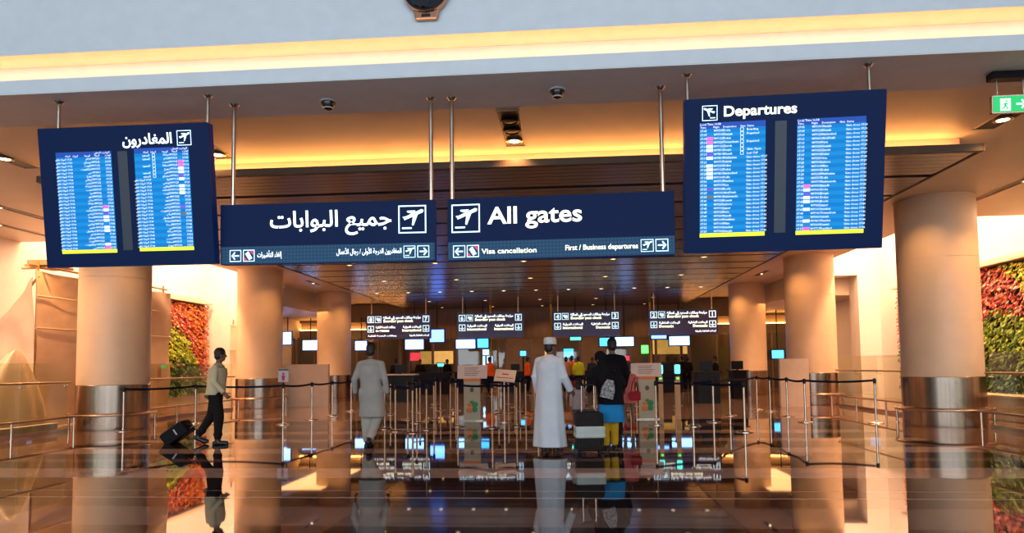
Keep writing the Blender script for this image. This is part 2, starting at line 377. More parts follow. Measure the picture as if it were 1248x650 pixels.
# hall behind the photographer: tall glazed front lets daylight in
mb = MB().box((-24, -18, 13), (22, 8.4, 13.2)).box((-24.2, -18, 0), (-24, 7.6, 13)).box((22, -18, 0), (22.2, 7.6, 13))
struct(mb.build('ceiling_hall', mat('hall_paint', (.42, .42, .42), .7, noise=.03)), 'high ceiling and sides of the entrance hall', 'ceiling')
mb = MB()
for k in range(8): mb.box((-24+k*6.4, -18, 0), (-22.4+k*6.4, -17.6, 13))
mb.box((-24, -18, 11.5), (22, -17.6, 13))
struct(mb.build('wall_rear', mat('hall_pier', (.40, .38, .36), .7, noise=.03)), 'piers between the tall entrance windows', 'wall')
mb = MB()
for a, b in ((-24, WL), (WR, 22)): mb.box((a, 7.7, 0), (b, 7.9, H1-.02))
struct(mb.build('wall_return', m_wall), 'short white return walls under the ends of the beam', 'wall')
# far end
mb = MB().box((WL, 46.6, 0), (WR, 46.8, 4.75))
struct(mb.build('wall_back', mat('far_wall', (.16, .11, .07), .6, noise=.15, nscale=1.2)), 'dim brown wall far behind the gates', 'wall')
mb = MB()
x = CX0
while x < CX1-.1:
    mb.box((x, 36.3, 2.78), (min(x+1.18, CX1), 36.5, HC4-.02)); x += 1.2
mb.box((CX0, 36.36, 2.9), (CX1, 36.6, 4.7))
struct(mb.build('wall_gate_header', m_wood), 'brown wooden panel band above the boarding gates', 'wall')
for s, x0, x1, lab in ((-1, WL, CX0-.03, 'olive panel band over the shop aisle beyond the third column'), (1, CX1+.03, WR, 'olive panel band over the shop aisle behind the pale pier')):
    struct(MB().box((x0, 36.2, 3.75), (x1, 36.5, 4.72)).box((x0, 36.2, 2.9), (x1, 36.5, 3.36)).box((x0, 36.45, 3.3), (x1, 36.6, 3.8)).build('wall_aisle_header', m_olive), lab, 'wall')
    struct(MB().box((x0+.02, 36.30, 3.365), (x1-.02, 36.36, 3.40)).build('trim_3', m_cove), 'amber light strip in the olive band '+('on the Arabic board side' if s < 0 else 'on the English board side'), 'light strip')
# side-bay piers and boxed bulkheads
struct(MB().box((WL, 26.5, 0), (WL+1.35, 27.3, 7.6)).box((WL+1.351, 26.5, 4.63), (VL+.1, 27.3, 7.6)).build('wall_left_pier', m_wall), 'white pier and box bulkhead beside the wrapped scaffold panel', 'wall')
struct(MB().box((10.93, 26.5, 0), (WR, 27.3, 7.6)).box((VR-.1, 26.5, 4.57), (10.929, 27.3, 7.6)).build('wall_right_pier', m_wall), 'pale pier under a white box bulkhead beyond the right column row', 'wall')

# ------------------------------------------------------------------ LIGHT
w = bpy.data.worlds.new('daylight'); SC.world = w; w.use_nodes = True
w.node_tree.nodes['Background'].inputs[0].default_value = (.62, .80, 1., 1); w.node_tree.nodes['Background'].inputs[1].default_value = .6
def area(name, loc, rot, sx, sy, watt, col):
    l = bpy.data.lights.new(name, 'AREA'); l.shape = 'RECTANGLE'; l.size = sx; l.size_y = sy; l.energy = watt; l.color = col
    o = bpy.data.objects.new(name, l); COL.objects.link(o); o.location = loc; o.rotation_euler = rot; return o
def spot(name, loc, watt, col, size=110, blend=.6, rot=(0, 0, 0), rad=.06):
    l = bpy.data.lights.new(name, 'SPOT'); l.energy = watt; l.color = col; l.spot_size = math.radians(size); l.spot_blend = blend; l.shadow_soft_size = rad
    o = bpy.data.objects.new(name, l); COL.objects.link(o); o.location = loc; o.rotation_euler = rot; return o
COOL = (.80, .91, 1.)
for k in range(7): area('window_daylight', (-20+k*6.4, -17.3, 6.2), (PI/2, 0, 0), 4.4, 10, 620, COOL)
# wall washers of the tall side bays (slots along the outer wall)
area('bay_washer', (-12.6, 21.7, 7.4), (0, math.radians(-25), 0), .5, 9, 1500, WARM2)
area('bay_washer', (10.2, 21.7, 7.4), (0, math.radians(25), 0), .5, 9, 1500, WARM2)
area('aisle_washer', (-13.0, 13, 4.70), (0, 0, 0), .4, 6, 170, WARM2)
area('aisle_washer', (10.4, 13, 4.70), (0, 0, 0), .4, 6, 170, WARM2)
area('shop_aisle_light', (-11.5, 32, 3.85), (0, 0, 0), 2, 6, 130, WARM)
area('shop_aisle_light', (9.2, 32, 3.85), (0, 0, 0), 2, 6, 130, WARM)
area('gate_zone_light', (-4.5, 41, 4.6), (0, 0, 0), 6, 5, 300, WARM2)
area('gate_zone_light', (2.5, 41, 4.6), (0, 0, 0), 6, 5, 300, WARM2)

# ------------------------------------------------------------------ COLUMNS
RC = .752
def make_column(X, Y, label, ring=True):
    t = thing('column', label, 'column', (X, Y, 0), kind='thing')
    prof = [(RC, 1.012)]
    for z in (2.15, 3.45): prof += [(RC, z-.005), (RC-.008, z-.004), (RC-.008, z+.004), (RC, z+.005)]
    prof += [(RC, H2-.03), (RC+.015, H2-.025), (RC+.015, H2-.002)]
    MB().lathe(prof, n=64).build('shaft', m_column, t, world=False)
    MB().lathe([(RC+.006, .002), (RC+.012, .06), (RC+.012, 1.0), (RC, 1.011)], n=64).build('steel_cladding', m_steel, t, world=False)
    if ring:
        r = RC+.14; am = round(math.degrees(math.atan2(-Y, -X))); a0, a1 = am-104, am+104
        MB().tube([(r*math.cos(math.radians(a)), r*math.sin(math.radians(a)), .345) for a in range(a0, a1+1, 6)], .024).build('bumper_ring', m_bronze, t, world=False)
        for a in (a0+2, a1-2):
            c = (r*math.cos(math.radians(a)), r*math.sin(math.radians(a)))
            MB().cone((*c, 0.001), (*c, .33), .026, .026).lathe([(.05, .001), (.05, .012), (.03, .02)], (*c, 0)).build('bumper_post', m_chrome, t, world=False)
    return t
lab_l = ['front column of the row behind the Arabic departures board', 'second column behind the striding man in a yellow shirt', 'third column near the man in grey tunic, behind belt posts', 'fourth column, partly behind the eight-seven boarding sign']
lab_r = ['front column of the row beside the English departures board', 'second column below the corner of the English board, by the last belt post', 'third column behind the two-one boarding sign end', 'fourth column, olive in shade behind the two-one boarding sign']
for i in range(4):
    make_column(XL, YC+i*STEP, 'cream round '+lab_l[i], i < 2); make_column(XR, YC-.15+i*STEP, 'cream round '+lab_r[i], i < 2)

def piece(root, name, m, fn, *a, **k):
    mb = MB(); fn(mb, *a, **k); return mb.build(name, m, root, world=False)
# ------------------------------------------------------------------ DEPARTURE BOARDS
EN_ROWS = 'Sharjah Doha Sharjah Dubai Trivandrum Zurich Duqm Khasab Mukhaizna Salalah Dubai Dubai Hyderabad Delhi Mumbai Goa Kochi AbuDhabi Kathmandu Kuwait Lahore Jaipur Paris Riyadh Frankfurt Milan Istanbul'.split()
AR_ROWS = 'الشارقة الدوحة دبي صلالة الدقم خصب مسقط زيورخ دلهي مومباي جوا كوتشي أبوظبي كاتماندو الكويت لاهور جايبور باريس الرياض فرانكفورت ميلان اسطنبول'.split()
def screen(root, x0, x1, z0, z1, y, arabic_side, tags, boxes, seed):
    rnd = random.Random(seed)
    NR = 27; hh = (z1-z0)*.052; bar = (z1-z0)*.035; rh = (z1-z0-hh-bar)/NR; W = x1-x0
    s = MB(); s.quad((x0, y, z1-hh), (x1, y, z1-hh), (x1, y, z1), (x0, y, z1)); s.k = 0
    for r in range(NR):
        s.k = 1+r % 2; b = z1-hh-(r+1)*rh; s.quad((x0, y, b), (x1, y, b), (x1, y, b+rh), (x0, y, b+rh))
    s.k = 3; s.quad((x0, y, z0), (x1, y, z0), (x1, y, z0+bar), (x0, y, z0+bar))
    so = s.build('screen', [m_scrh, m_scr1, m_scr2, m_scry], root, world=False)
    t = MB(); ty = y-.0015; sz = rh*.80
    X = (lambda f: x1-f*W) if arabic_side else (lambda f: x0+f*W)
    A = 'R' if arabic_side else 'L'
    if not arabic_side:
        text(t, 'Local Time 16:58', x0+.01*W, z1-hh*.42, sz*.95, ty, res=1)
        for s_, f in (('Time', .01), ('Flight', .21), ('Destination', .36), ('Gate', .615), ('Status', .72)): text(t, s_, X(f), z1-hh*.92, sz*.9, ty, res=1)
    else:
        text(t, arabic('التوقيت المحلي'), X(.03), z1-hh*.42, sz*.95, ty, 'R', res=1)
        for s_, f in (('الوقت', .01), ('الرحلة', .21), ('الوجهة', .38), ('البوابة', .60), ('الحالة', .74)): text(t, arabic(s_), X(f), z1-hh*.92, sz*.9, ty, 'R', res=1)
    for r in range(NR):
        zb = z1-hh-(r+1)*rh+rh*.2
        text(t, '17:%02d' % (5+r*2), X(.015), zb, sz, ty, A, res=1)
        if r in tags:
            a, b = sorted((X(.105), X(.205))); piece(so, 'airline_tag', (m_tagp, m_tagw, m_tagd, m_tagk)[tags[r]], MB.quad, (a, ty, zb-rh*.1), (b, ty, zb-rh*.1), (b, ty, zb+rh*.68), (a, ty, zb+rh*.68))
        text(t, 'WY%d' % rnd.choice([101, 123, 205, 231, 325, 601, 717, 811, 902, 915]), X(.215), zb, sz, ty, A, res=1)
        d = (AR_ROWS if arabic_side else EN_ROWS); d = d[(r*(1 if seed % 2 else 5)+seed) % len(d)]
        text(t, arabic(d) if arabic_side else d, X(.365), zb, sz, ty, A, res=1)
        if r < boxes:
            a, b = sorted((X(.62), X(.67))); frame_sq(t, a, zb-rh*.12, b, zb+rh*.72, rh*.09, ty)
            if r in (0, 1, 3, 5, 6): text(t, arabic('الصعود') if arabic_side else ('Boarding', 'Departed', '', 'Departed', '', 'Gate Open', 'Last Call')[r], X(.72), zb, sz, ty, A, res=1)
        else:
            text(t, arabic('البوابة تغلق ')+' 17:%02d' % (20+r) if arabic_side else 'Gate closes 17:%02d' % (20+r), X(.71), zb, sz*.92, ty, A, res=1)
    t.build('screen_text', m_scrt, so, world=False); 
def board(label, X, Y, Z, w, h, tilt, yaw, arabic_side, rods, screens, strip, icon, title):
    root = thing('departures_board', label, 'departures board', (X, Y, Z), (tilt, 0, yaw))
    fx = lambda u: (u-.5)*w; fz = lambda v: (.5-v)*h
    MB().rbox((-w/2, 0, -h/2), (w/2, .13, h/2), .008).build('housing', m_navy, root, world=False)
    y = -.003
    tb = MB(); text(tb, title[0], fx(title[1]), fz(title[3]), title[4], y, 'L', bold=.022, width=(title[2]-title[1])*w, res=4)
    tb.build('title_lettering', m_letter if arabic_side else m_letter_w, root, world=False)
    ib = MB(); plane_icon(ib, fx(icon[0]), fz(icon[1]), icon[2], y, flip=not arabic_side)
    ib.build('pictogram', m_icon, root, world=False)
    MB().box((fx(strip[0]), -.006, fz(strip[3])), (fx(strip[1]), -.0005, fz(strip[2]))).build('divider_strip', m_strip, root, world=False)
    for k, (u0, u1, v0, v1, tags, boxes, seed) in enumerate(screens): screen(root, fx(u0), fx(u1), fz(v1), fz(v0), -.004, arabic_side, tags, boxes, seed)
    top = Vector((0, .07, h/2))
    for u in rods:
        p = root.matrix_basis @ Vector((fx(u), .07, h/2-.02)); q = Vector((p.x, p.y, H1-.013))
        MB().cone(p, q, .021, .021).lathe([(.055, -.012), (.05, -.02), (.024, -.045)], tuple(q+Vector((0, 0, .011)))).build('hanger_rod', m_chrome, root)
    return root
board('navy departures board with English title Departures and two blue screens', 2.445, 7.75, 3.432, 2.138, 1.71, .178, -.037, False, (.02, .93),
      [(.077, .41, .155, .895, {2: 0, 3: 0, 4: 1, 5: 1, 6: 2, 7: 1, 9: 1, 10: 1, 11: 1, 12: 1, 15: 2, 17: 3}, 7, 1), (.567, .905, .160, .898, {15: 0, 16: 1, 17: 2, 18: 1, 19: 1, 21: 1, 24: 1, 26: 0}, 0, 2)],
      (.457, .515, .165, .88), (.09, .142, .165), ('Departures', .20, .565, .118, .155))
board('navy departures board with Arabic title and two blue screens', -5.207, 7.75, 3.413, 2.109, 1.664, .135, .003, True, (.10, .985),
      [(.10, .43, .175, .90, {14: 0, 15: 1, 16: 2, 17: 1, 18: 1, 20: 1, 21: 1, 25: 1, 26: 0}, 0, 4), (.565, .885, .165, .895, {2: 0, 3: 0, 4: 1, 5: 1, 6: 2, 7: 1, 9: 1, 10: 1, 11: 1, 15: 2, 17: 3}, 7, 3)],
      (.468, .525, .18, .885), (.82, .155, .175), (arabic('المغادرون'), .50, .79, .135, .17))

# ------------------------------------------------------------------ GATE SIGNS
m_band = mat('sign_band', (.010, .035, .075), .45, spec=.15, emit=(.035, .135, .30), es=.36)
nt = m_band.node_tree; bk = nt.nodes.new('ShaderNodeTexChecker'); bk.inputs['Scale'].default_value = 34; bk.inputs['Color1'].default_value = (.020, .085, .20, 1); bk.inputs['Color2'].default_value = (.050, .165, .33, 1)
mp = nt.nodes.new('ShaderNodeMapping'); mp.inputs['Rotation'].default_value = (0, PI/4, 0); tc = nt.nodes.new('ShaderNodeTexCoord')
nt.links.new(tc.outputs['Object'], mp.inputs[0]); nt.links.new(mp.outputs[0], bk.inputs[0]); nt.links.new(bk.outputs[0], nt.nodes['Principled BSDF'].inputs['Emission Color'])
def gate_sign(label, X, Z, w, h, yaw, tilt, rods):
    root = thing('gate_sign', label, 'hanging sign', (X, 8.0, Z), (tilt, 0, yaw))
    MB().rbox((-w/2, 0, -h/2), (w/2, .11, h/2), .006).build('housing', m_navy, root, world=False)
    MB().quad((-w/2+.008, -.002, -h/2+.005), (w/2-.008, -.002, -h/2+.005), (w/2-.008, -.002, -h/2+.295*h), (-w/2+.008, -.002, -h/2+.295*h)).build('patterned_band', m_band, root, world=False)
    for u in rods:
        p = root.matrix_basis @ Vector(((u-.5)*w, .055, h/2-.01)); q = Vector((p.x, p.y, H1-.013))
        MB().cone(p, q, .026, .026).lathe([(.06, -.012), (.055, -.02), (.03, -.05)], tuple(q+Vector((0, 0, .011)))).build('hanger_rod', m_chrome, root)
    return root, (lambda u: (u-.5)*w), (lambda v: (.5-v)*h), h
def visa_icon(root, x, z, s, y):
    a, r = MB(), MB(); card_icon(a, r, x, z, s, y); o = a.build('pictogram', m_icon, root, world=False)
    m = MB(); m.add(r.v[:3], [(0, 1, 2)]); m.build('red_corner', m_redicon, o, world=False); m = MB(); m.add(r.v[3:], [(0, 1, 2)]); m.build('red_corner', m_redicon, o, world=False)
root, fx, fz, h = gate_sign('navy hanging sign reading All gates, with plane pictogram', -.044, 2.96, 2.655, .742, -.024, -.01, (.018, .955))
y = -.004; W = 2.655
piece(root, 'pictogram', m_icon, plane_icon, fx(.018), fz(.555), .46*h, y)
piece(root, 'title_lettering', m_letter_w, text, 'All gates', fx(.18), fz(.425), .285, y, bold=.018, width=.42*W, res=4)
piece(root, 'pictogram', m_icon, arrow_icon, fx(.025), fz(.955), .195*h, y-.001, PI); visa_icon(root, fx(.087), fz(.955), .195*h, y-.001)
piece(root, 'small_lettering', m_letter_w, text, 'Visa cancellation', fx(.153), fz(.905), .085, y-.001, bold=.012, width=.245*W)
piece(root, 'small_lettering', m_letter_w, text, 'First / Business departures', fx(.84), fz(.885), .085, y-.001, 'R', bold=.012, width=.315*W)
piece(root, 'pictogram', m_icon, plane_icon, fx(.852), fz(.945), .195*h, y-.001); piece(root, 'pictogram', m_icon, arrow_icon, fx(.915), fz(.945), .195*h, y-.001, 0)
root, fx, fz, h = gate_sign('navy hanging sign with the Arabic line for all gates, plane pictogram at its end', -2.832, 2.961, 2.624, .728, .02, .03, (.05, .98))
W = 2.624
piece(root, 'pictogram', m_icon, plane_icon, fx(.832), fz(.545), .46*h, y)
piece(root, 'title_lettering', m_letter, text, arabic('جميع البوابات'), fx(.80), fz(.40), .27, y, 'R', bold=.016, width=.565*W, res=4)
piece(root, 'pictogram', m_icon, arrow_icon, fx(.045), fz(.955), .195*h, y-.001, PI); visa_icon(root, fx(.108), fz(.955), .195*h, y-.001)
piece(root, 'small_lettering', m_letter, text, arabic('إلغاء التأشيرات'), fx(.175), fz(.885), .085, y-.001, bold=.012, width=.115*W)
piece(root, 'small_lettering', m_letter, text, arabic('المغادرون الدرجة الأولى / رجال الأعمال'), fx(.845), fz(.865), .085, y-.001, 'R', bold=.012, width=.30*W)
piece(root, 'pictogram', m_icon, plane_icon, fx(.855), fz(.945), .195*h, y-.001); piece(root, 'pictogram', m_icon, arrow_icon, fx(.918), fz(.945), .195*h, y-.001, 0)

# ------------------------------------------------------------------ BOARDING PASS CHECK SIGNS (above the lanes)
def lane_sign(n0, n1, X, row2, extra, label):
    w, z0, z1 = 2.96, 2.60, 3.70; h = z1-z0
    root = thing('boarding_sign', label, 'hanging sign', (X, 30.4, (z0+z1)/2))
    MB().rbox((-w/2, 0, -h/2), (w/2, .14, h/2), .01).build('housing', m_navy2, root, world=False)
    for sx in (-.42, .42): MB().cone((sx*w, .07, h/2-.01), (sx*w, .07, HC4-.002-(z0+z1)/2), .028, .028).build('hanger_rod', m_bronze, root, world=False)
    fx = lambda u: (u-.5)*w; fz = lambda v: (.5-v)*h; y = -.006; s = .29
    def number(mb, n, u): frame_sq(mb, fx(u), fz(.33), fx(u)+s, fz(.33)+s, .028, y); text(mb, n, fx(u)+s/2, fz(.33)+.055, .25, y, 'C', bold=.03)
    def down(mb, u): frame_sq(mb, fx(u), fz(.72), fx(u)+s, fz(.72)+s, .028, y); arrow_icon(mb, fx(u), fz(.72), s, y, -PI/2, False)
    for u, n in ((.025, n0), (.875, n1)):
        piece(root, 'lane_number', m_icon, number, n, u); piece(root, 'pictogram', m_icon, down, u)
    piece(root, 'pictogram', m_icon, hand_icon, fx(.14), fz(.33), s, y)
    ar = lambda t, u, v, al, wd, sz=.13: piece(root, 'arabic_lettering', m_letter, text, arabic(t), fx(u), fz(v), sz, y, al, bold=.036, width=wd*w, res=2)
    en = lambda t, u, v, al, wd: piece(root, 'english_lettering', m_letter_w, text, t, fx(u), fz(v), .16, y, al, bold=.036, width=wd*w, res=2)
    ar('مراجعة بطاقات الصعود إلى الطائرة', .845, .17, 'R', .58, .14); en('Boarding pass check', .27, .315, 'L', .46)
    (e0, a0), (e1, a1) = row2
    ar(a0, .15, .55, 'L', .30); ar(a1, .85, .55, 'R', .28)
    en(e0, .15, .70, 'L', .21 if len(e0) < 9 else .29); en(e1, .85, .70, 'R', .21 if len(e1) < 9 else .29)
    if extra == 'both': ar('بطاقات الخدمة الذاتية', .03, .89, 'L', .44, .09)
    if extra: ar('الرحلات الداخلية والدولية', .97, .89, 'R', .3, .1)
INT = ('International', 'الرحلات الدولية'); DOM = ('Domestic', 'الرحلات الداخلية')
lane_sign('8', '7', -7.45, (('e-gates', 'بطاقات الخدمة الذاتية'), INT), 'both', 'dark hanging boarding pass check sign numbered eight and seven')
lane_sign('6', '5', -3.30, (INT, INT), '', 'dark hanging boarding pass check sign numbered six and five')
lane_sign('4', '3', .95, (INT, DOM), '', 'dark hanging boarding pass check sign numbered four and three')
lane_sign('2', '1', 5.14, (DOM, DOM), 'right', 'dark hanging boarding pass check sign numbered two and one')

# ------------------------------------------------------------------ EXIT SIGN, CAMERAS, CLOCK
root = thing('exit_sign', 'green running-man exit sign with arrow, hung from the beam', 'exit sign', (5.067, 8.0, 4.214), (.06, 0, -.02))
MB().rbox((-.22, 0, -.10), (.22, .05, .10), .01).build('housing', m_steel, root, world=False)
MB().quad((-.208, -.003, -.088), (.208, -.003, -.088), (.208, -.003, .088), (-.208, -.003, .088)).build('lit_face', m_exit, root, world=False)
a = MB(); y = -.005
a.quad((-.135, y, -.075), (-.025, y, -.075), (-.025, y, .06), (-.135, y, .06)); arrow_icon(a, .005, -.085, .16, y, 0, False)
a.build('white_symbols', m_exitw, root, world=False)
g = MB(); y = -.007
g.ell((-.07, y, .03), (.012, .001, .012)); 
for p, q, r in (((-.075, .012), (-.085, -.022), .011), ((-.085, -.022), (-.06, -.042), .008), ((-.06, -.042), (-.065, -.068), .007), ((-.085, -.022), (-.105, -.05), .008), ((-.105, -.05), (-.125, -.05), .007), ((-.075, .01), (-.05, -.005), .006), ((-.078, .01), (-.108, -.008), .006)):
    d = Vector((q[0]-p[0], q[1]-p[1])).normalized(); n = Vector((-d.y, d.x))*r
    g.add([(p[0]-n.x, y, p[1]-n.y), (q[0]-n.x, y, q[1]-n.y), (q[0]+n.x, y, q[1]+n.y), (p[0]+n.x, y, p[1]+n.y)], [(0, 1, 2, 3)])
g.build('running_figure', m_exit, root, world=False)
for sx in (-.15, .13):
    p = root.matrix_basis @ Vector((sx, .025, .095)); MB().cone(p, (p.x, p.y, H1-.09), .011, .011).build('hanger_rod', m_chrome, root)
MB().rbox((-.22+5.067, 7.97, H1-.10), (.24+5.067, 8.09, H1-.013), .012).build('ceiling_bracket', m_desk, root)
for px, py, lab in ((400, 123, 'dark dome camera on the beam above the Arabic gate sign'), (679, 109, 'dark dome camera on the beam above the English gate sign')):
    p = ground(px, py, H1-.012); t = thing('dome_camera', lab, 'security camera', (p.x, p.y, H1-.0125))
    MB().lathe([(.102, -.001), (.102, -.014), (.092, -.022), (.084, -.022)], n=32).build('mounting_ring', mat('camera_ring', (.55, .53, .5), .4, noise=.03), t, world=False)
    MB().lathe([(.084, -.0225), (.081, -.05), (.066, -.085), (.040, -.108), (.006, -.118)], n=32).build('smoked_dome', mat('smoked_dome', (.015, .013, .015), .08, noise=.1), t, world=False)
    MB().lathe([(.064, -.088), (.060, -.096), (.053, -.1), (.056, -.09)], n=32).build('trim_ring', m_ceil, t, world=False)
t = thing('wall_clock', 'round rose-gold watch-shaped clock with black dial on the pale beam', 'clock', (-1.49, 7.45, 5.545))
RX = Matrix.Rotation(PI/2, 4, 'X')
def lathe_y(prof, n=48):
    m = MB().lathe(prof, n=n); m.v = [tuple(RX @ Vector(v)) for v in m.v]; return m
lathe_y([(.255, .002), (.262, .03), (.262, .075), (.250, .095), (.236, .098), (.232, .07)]).build('case', m_rose, t, world=False)
lathe_y([(.231, .071), (.001, .0715)]).build('dial', m_dial, t, world=False)
lathe_y([(.250, .0985), (.246, .108), (.226, .104), (.222, .0985)]).build('bezel', m_dial, t, world=False)
ix = MB()
for k in range(12):
    a = k*PI/6; mx = Matrix.Rotation(a, 4, 'Y'); ix.box((-.009 if k % 3 else -.014, -.078, .150), (.009 if k % 3 else .014, -.0722, .205), mx)
ix.build('hour_marks', m_plate, t, world=False)
sub = MB()
for cx, cz in ((0, -.085), (-.085, 0), (.085, 0)): sub.v += []; q = lathe_y([(.05, .0722), (.05, .075), (.043, .075), (.043, .0722)], 24); q.v = [(x+cx, y, z+cz) for x, y, z in q.v]; sub.add(q.v, q.f, True)
sub.build('sub_dials', m_rose, t, world=False)
hd = MB(); hd.box((-.008, -.084, -.02), (.008, -.080, .13), Matrix.Rotation(-1.0, 4, 'Y')); hd.box((-.006, -.088, -.02), (.006, -.0845, .18), Matrix.Rotation(.35, 4, 'Y')); hd.build('hands', m_plate, t, world=False)
for s in (1, -1):
    lg = MB().prism([(-.15, s*.21), (-.12, s*.325), (.12, s*.325), (.15, s*.21)], -.075, -.002); lg.build('strap_lug', m_rose, t, world=False, bevel=.012)
    MB().box((-.05, -.079, min(s*.27, s*.305)), (.05, -.0755, max(s*.27, s*.305))).build('lug_slot', m_dial, t, world=False)
lathe_y([(.03, 0), (.03, .05), (.026, .055)], 16).build('crown', m_rose, t, world=False).location = (.285, -.05, 0)
bpy.data.objects['crown'].rotation_euler = (0, 0, PI/2)

# ------------------------------------------------------------------ LAMPS
def canopy_lamp(x, y, cool, label, group):
    t = thing('downlight', label, 'downlight', (x, y, HC4-.0005), group=group)
    MB().lathe([(.105, -.0005), (.105, -.012), (.085, -.016), (.080, -.006)], n=20).build('rim', m_bronze, t, world=False)
    MB().lathe([(.079, -.004), (.05, -.013), (.003, -.015)], n=20).build('lens', m_lamp3 if cool else m_lamp2, t, world=False)
for k, x in enumerate((-6.38, -3.79, -1.17, 1.43, 4.02)):
    for y, cool, lb in ((15.9, 0, 'amber downlight in the canopy row hidden above the gate signs'), (20.0, 0, 'amber downlight in the canopy row just under the gate signs'), (23.95, 0, 'amber downlight in the second canopy row below the gate signs')):
        if y > 16: canopy_lamp(x, y, cool, lb, 'amber canopy downlights')
        spot('canopy_spot', (x, y, HC4-.03), 130, WARM, 95)
for k in range(11): canopy_lamp(-7.71+k*1.314, 27.8, 1, 'small pale downlight in the long row before the boarding signs', 'pale canopy downlights')
for x in (-6.32, -3.68, -1.13, 1.45, 4.05):
    canopy_lamp(x, 31.8, 0, 'faint amber downlight in the last canopy row above the boarding signs', 'last row of canopy downlights'); spot('canopy_spot', (x, 31.8, HC4-.03), 170, WARM, 95)
for x in (-6.32, -3.68, -1.13, 1.45, 4.05):
    canopy_lamp(x, 35.2, 0, 'amber downlight at the canopy end against the wooden band', 'end row of canopy downlights'); spot('canopy_spot', (x, 35.2, HC4-.03), 100, WARM, 120)
for x in (-6.4, -1.13, 4.1): spot('canopy_spot', (x, 27.8, HC4-.03), 80, (1, .8, .6), 95)
def slot_lamp(x, y0, y1, lamps, label, watt=70, wid=.16, z=H2):
    t = thing('slot_downlight', label, 'downlight', (x, (y0+y1)/2, z-.0005))
    dy = (y1-y0)/2
    MB().box((-wid, -dy, -.012), (-wid+.015, dy, 0)).box((wid-.015, -dy, -.012), (wid, dy, 0)).box((-wid, -dy, -.012), (wid, -dy+.015, 0)).box((-wid, dy-.015, -.012), (wid, dy, 0)).build('slot_trim', m_ceil, t, world=False)
    MB().box((-wid+.015, -dy+.015, -.004), (wid-.015, dy-.015, -.001)).build('black_slot', m_black, t, world=False)
    for ly, lit in lamps:
        MB().lathe([(wid*.8, -.005), (wid*.82, -.03), (wid*.7, -.04), (wid*.66, -.03)], (0, ly-(y0+y1)/2, 0), 24).build('lamp_ring', m_black if not lit else m_bronze, t, world=False)
        MB().lathe([(wid*.65, -.025), (wid*.4, -.034), (.003, -.037)], (0, ly-(y0+y1)/2, 0), 24).build('lens', m_lamp if lit else m_black, t, world=False)
        if lit: spot('slot_spot', (x, ly, z-.07), watt, WARM, 120)
slot_lamp(-.715, 8.98, 10.5, ((9.35, 0), (9.75, 0), (10.2, 1)), 'black recessed slot with lamps above the English gate sign')
slot_lamp(-5.44, 9.3, 10.6, ((9.7, 0), (10.33, 1)), 'black recessed slot lamp beside the Arabic board edge')
slot_lamp(6.22, 9.3, 10.5, ((9.6, 0), (10.05, 1)), 'black recessed slot lamp just under the exit sign')
slot_lamp(-8.86, 9.1, 10.75, ((9.6, 0), (10.15, 1)), 'black recessed slot lamp in the ceiling past the outer edge of the Arabic board')
slot_lamp(8.76, 11.2, 16.4, ((11.8, 1), (13.6, 1), (15.3, 1)), 'long black ceiling slot with two glowing lamps by the front column', 150, .09)
slot_lamp(-11.6, 11.2, 15.4, ((11.6, 1), (13.2, 1), (15.0, 1)), 'long black ceiling slot behind the Arabic board, inner of two', 230, .09)
slot_lamp(-13.0, 11.2, 16.6, ((12.6, 1), (14.8, 1)), 'long black ceiling slot behind the Arabic board, outer of two', 70, .09)
for s, X0, nm in ((-1, -10.0, 'beside the second column behind the yellow shirt'), (1, 7.5, 'beside the third column behind the two-one sign')):
    for yy in (18.3, 25.9): slot_lamp(X0-s*.0, yy, yy+1.6, ((yy+.8, 1),), 'short ceiling slot lamp %s, %s' % (nm, 'front' if yy < 20 else 'rear'), 140, .10)
for yy in (14.0, 21.8, 29.5, 37):   # column-top washers between canopy edge and columns
    spot('column_washer', (-9.1, yy-.3, 4.70), 120, WARM, 130); spot('column_washer', (6.75, yy-.3, 4.70), 120, WARM, 130)

# ------------------------------------------------------------------ BALUSTRADES AND BUMPER RAILS
BL, BR = -10.95, 8.33
def balustrade(X, y0, y1, side, label):
    t = thing('glass_balustrade', label, 'glass balustrade', (X, (y0+y1)/2, 0))
    n = max(1, round((y1-y0)/1.55)); L = (y1-y0)/n
    for k in range(n):
        a = y0+k*L+.012; b = y0+(k+1)*L-.012
        MB().box((X-.006, a, .06), (X+.006, b, 1.50)).build('glass_panel', m_glass, t)
    MB().box((X-.03, y0, 0.001), (X+.03, y1, .075)).build('base_shoe', m_bronze, t)
    hx = X-side*.09
    MB().tube([(hx, y0+.03, 1.09), (hx, y1-.03, 1.09)], .024).build('handrail', m_bronze, t)
    for k in range(n+1):
        yy = min(max(y0+k*L, y0+.12), y1-.12)
        MB().tube([(X-side*.007, yy, 1.01), (hx, yy, 1.01), (hx, yy, 1.068)], .012, 8).lathe([(.03, -.012), (.03, .012)], (X-side*.02, yy, 1.01), 12).build('rail_bracket', m_bronze, t)
def bumper(X, y0, y1, side, label):
    hx = X-side*.30; y0 += .12; y1 -= .12
    t = thing('bumper_rail', label, 'trolley bumper rail', (hx, (y0+y1)/2, 0))
    MB().tube([(hx, y0, .345), (hx, y1, .345)], .024).build('rail', m_bronze, t)
    n = max(1, round((y1-y0)/1.9))
    for k in range(n+1):
        yy = y0+.06+(y1-y0-.12)*k/n
        MB().cone((hx, yy, 0.001), (hx, yy, .325), .022, .022).lathe([(.045, .001), (.045, .012), (.024, .02)], (hx, yy, 0)).build('post', m_chrome, t)
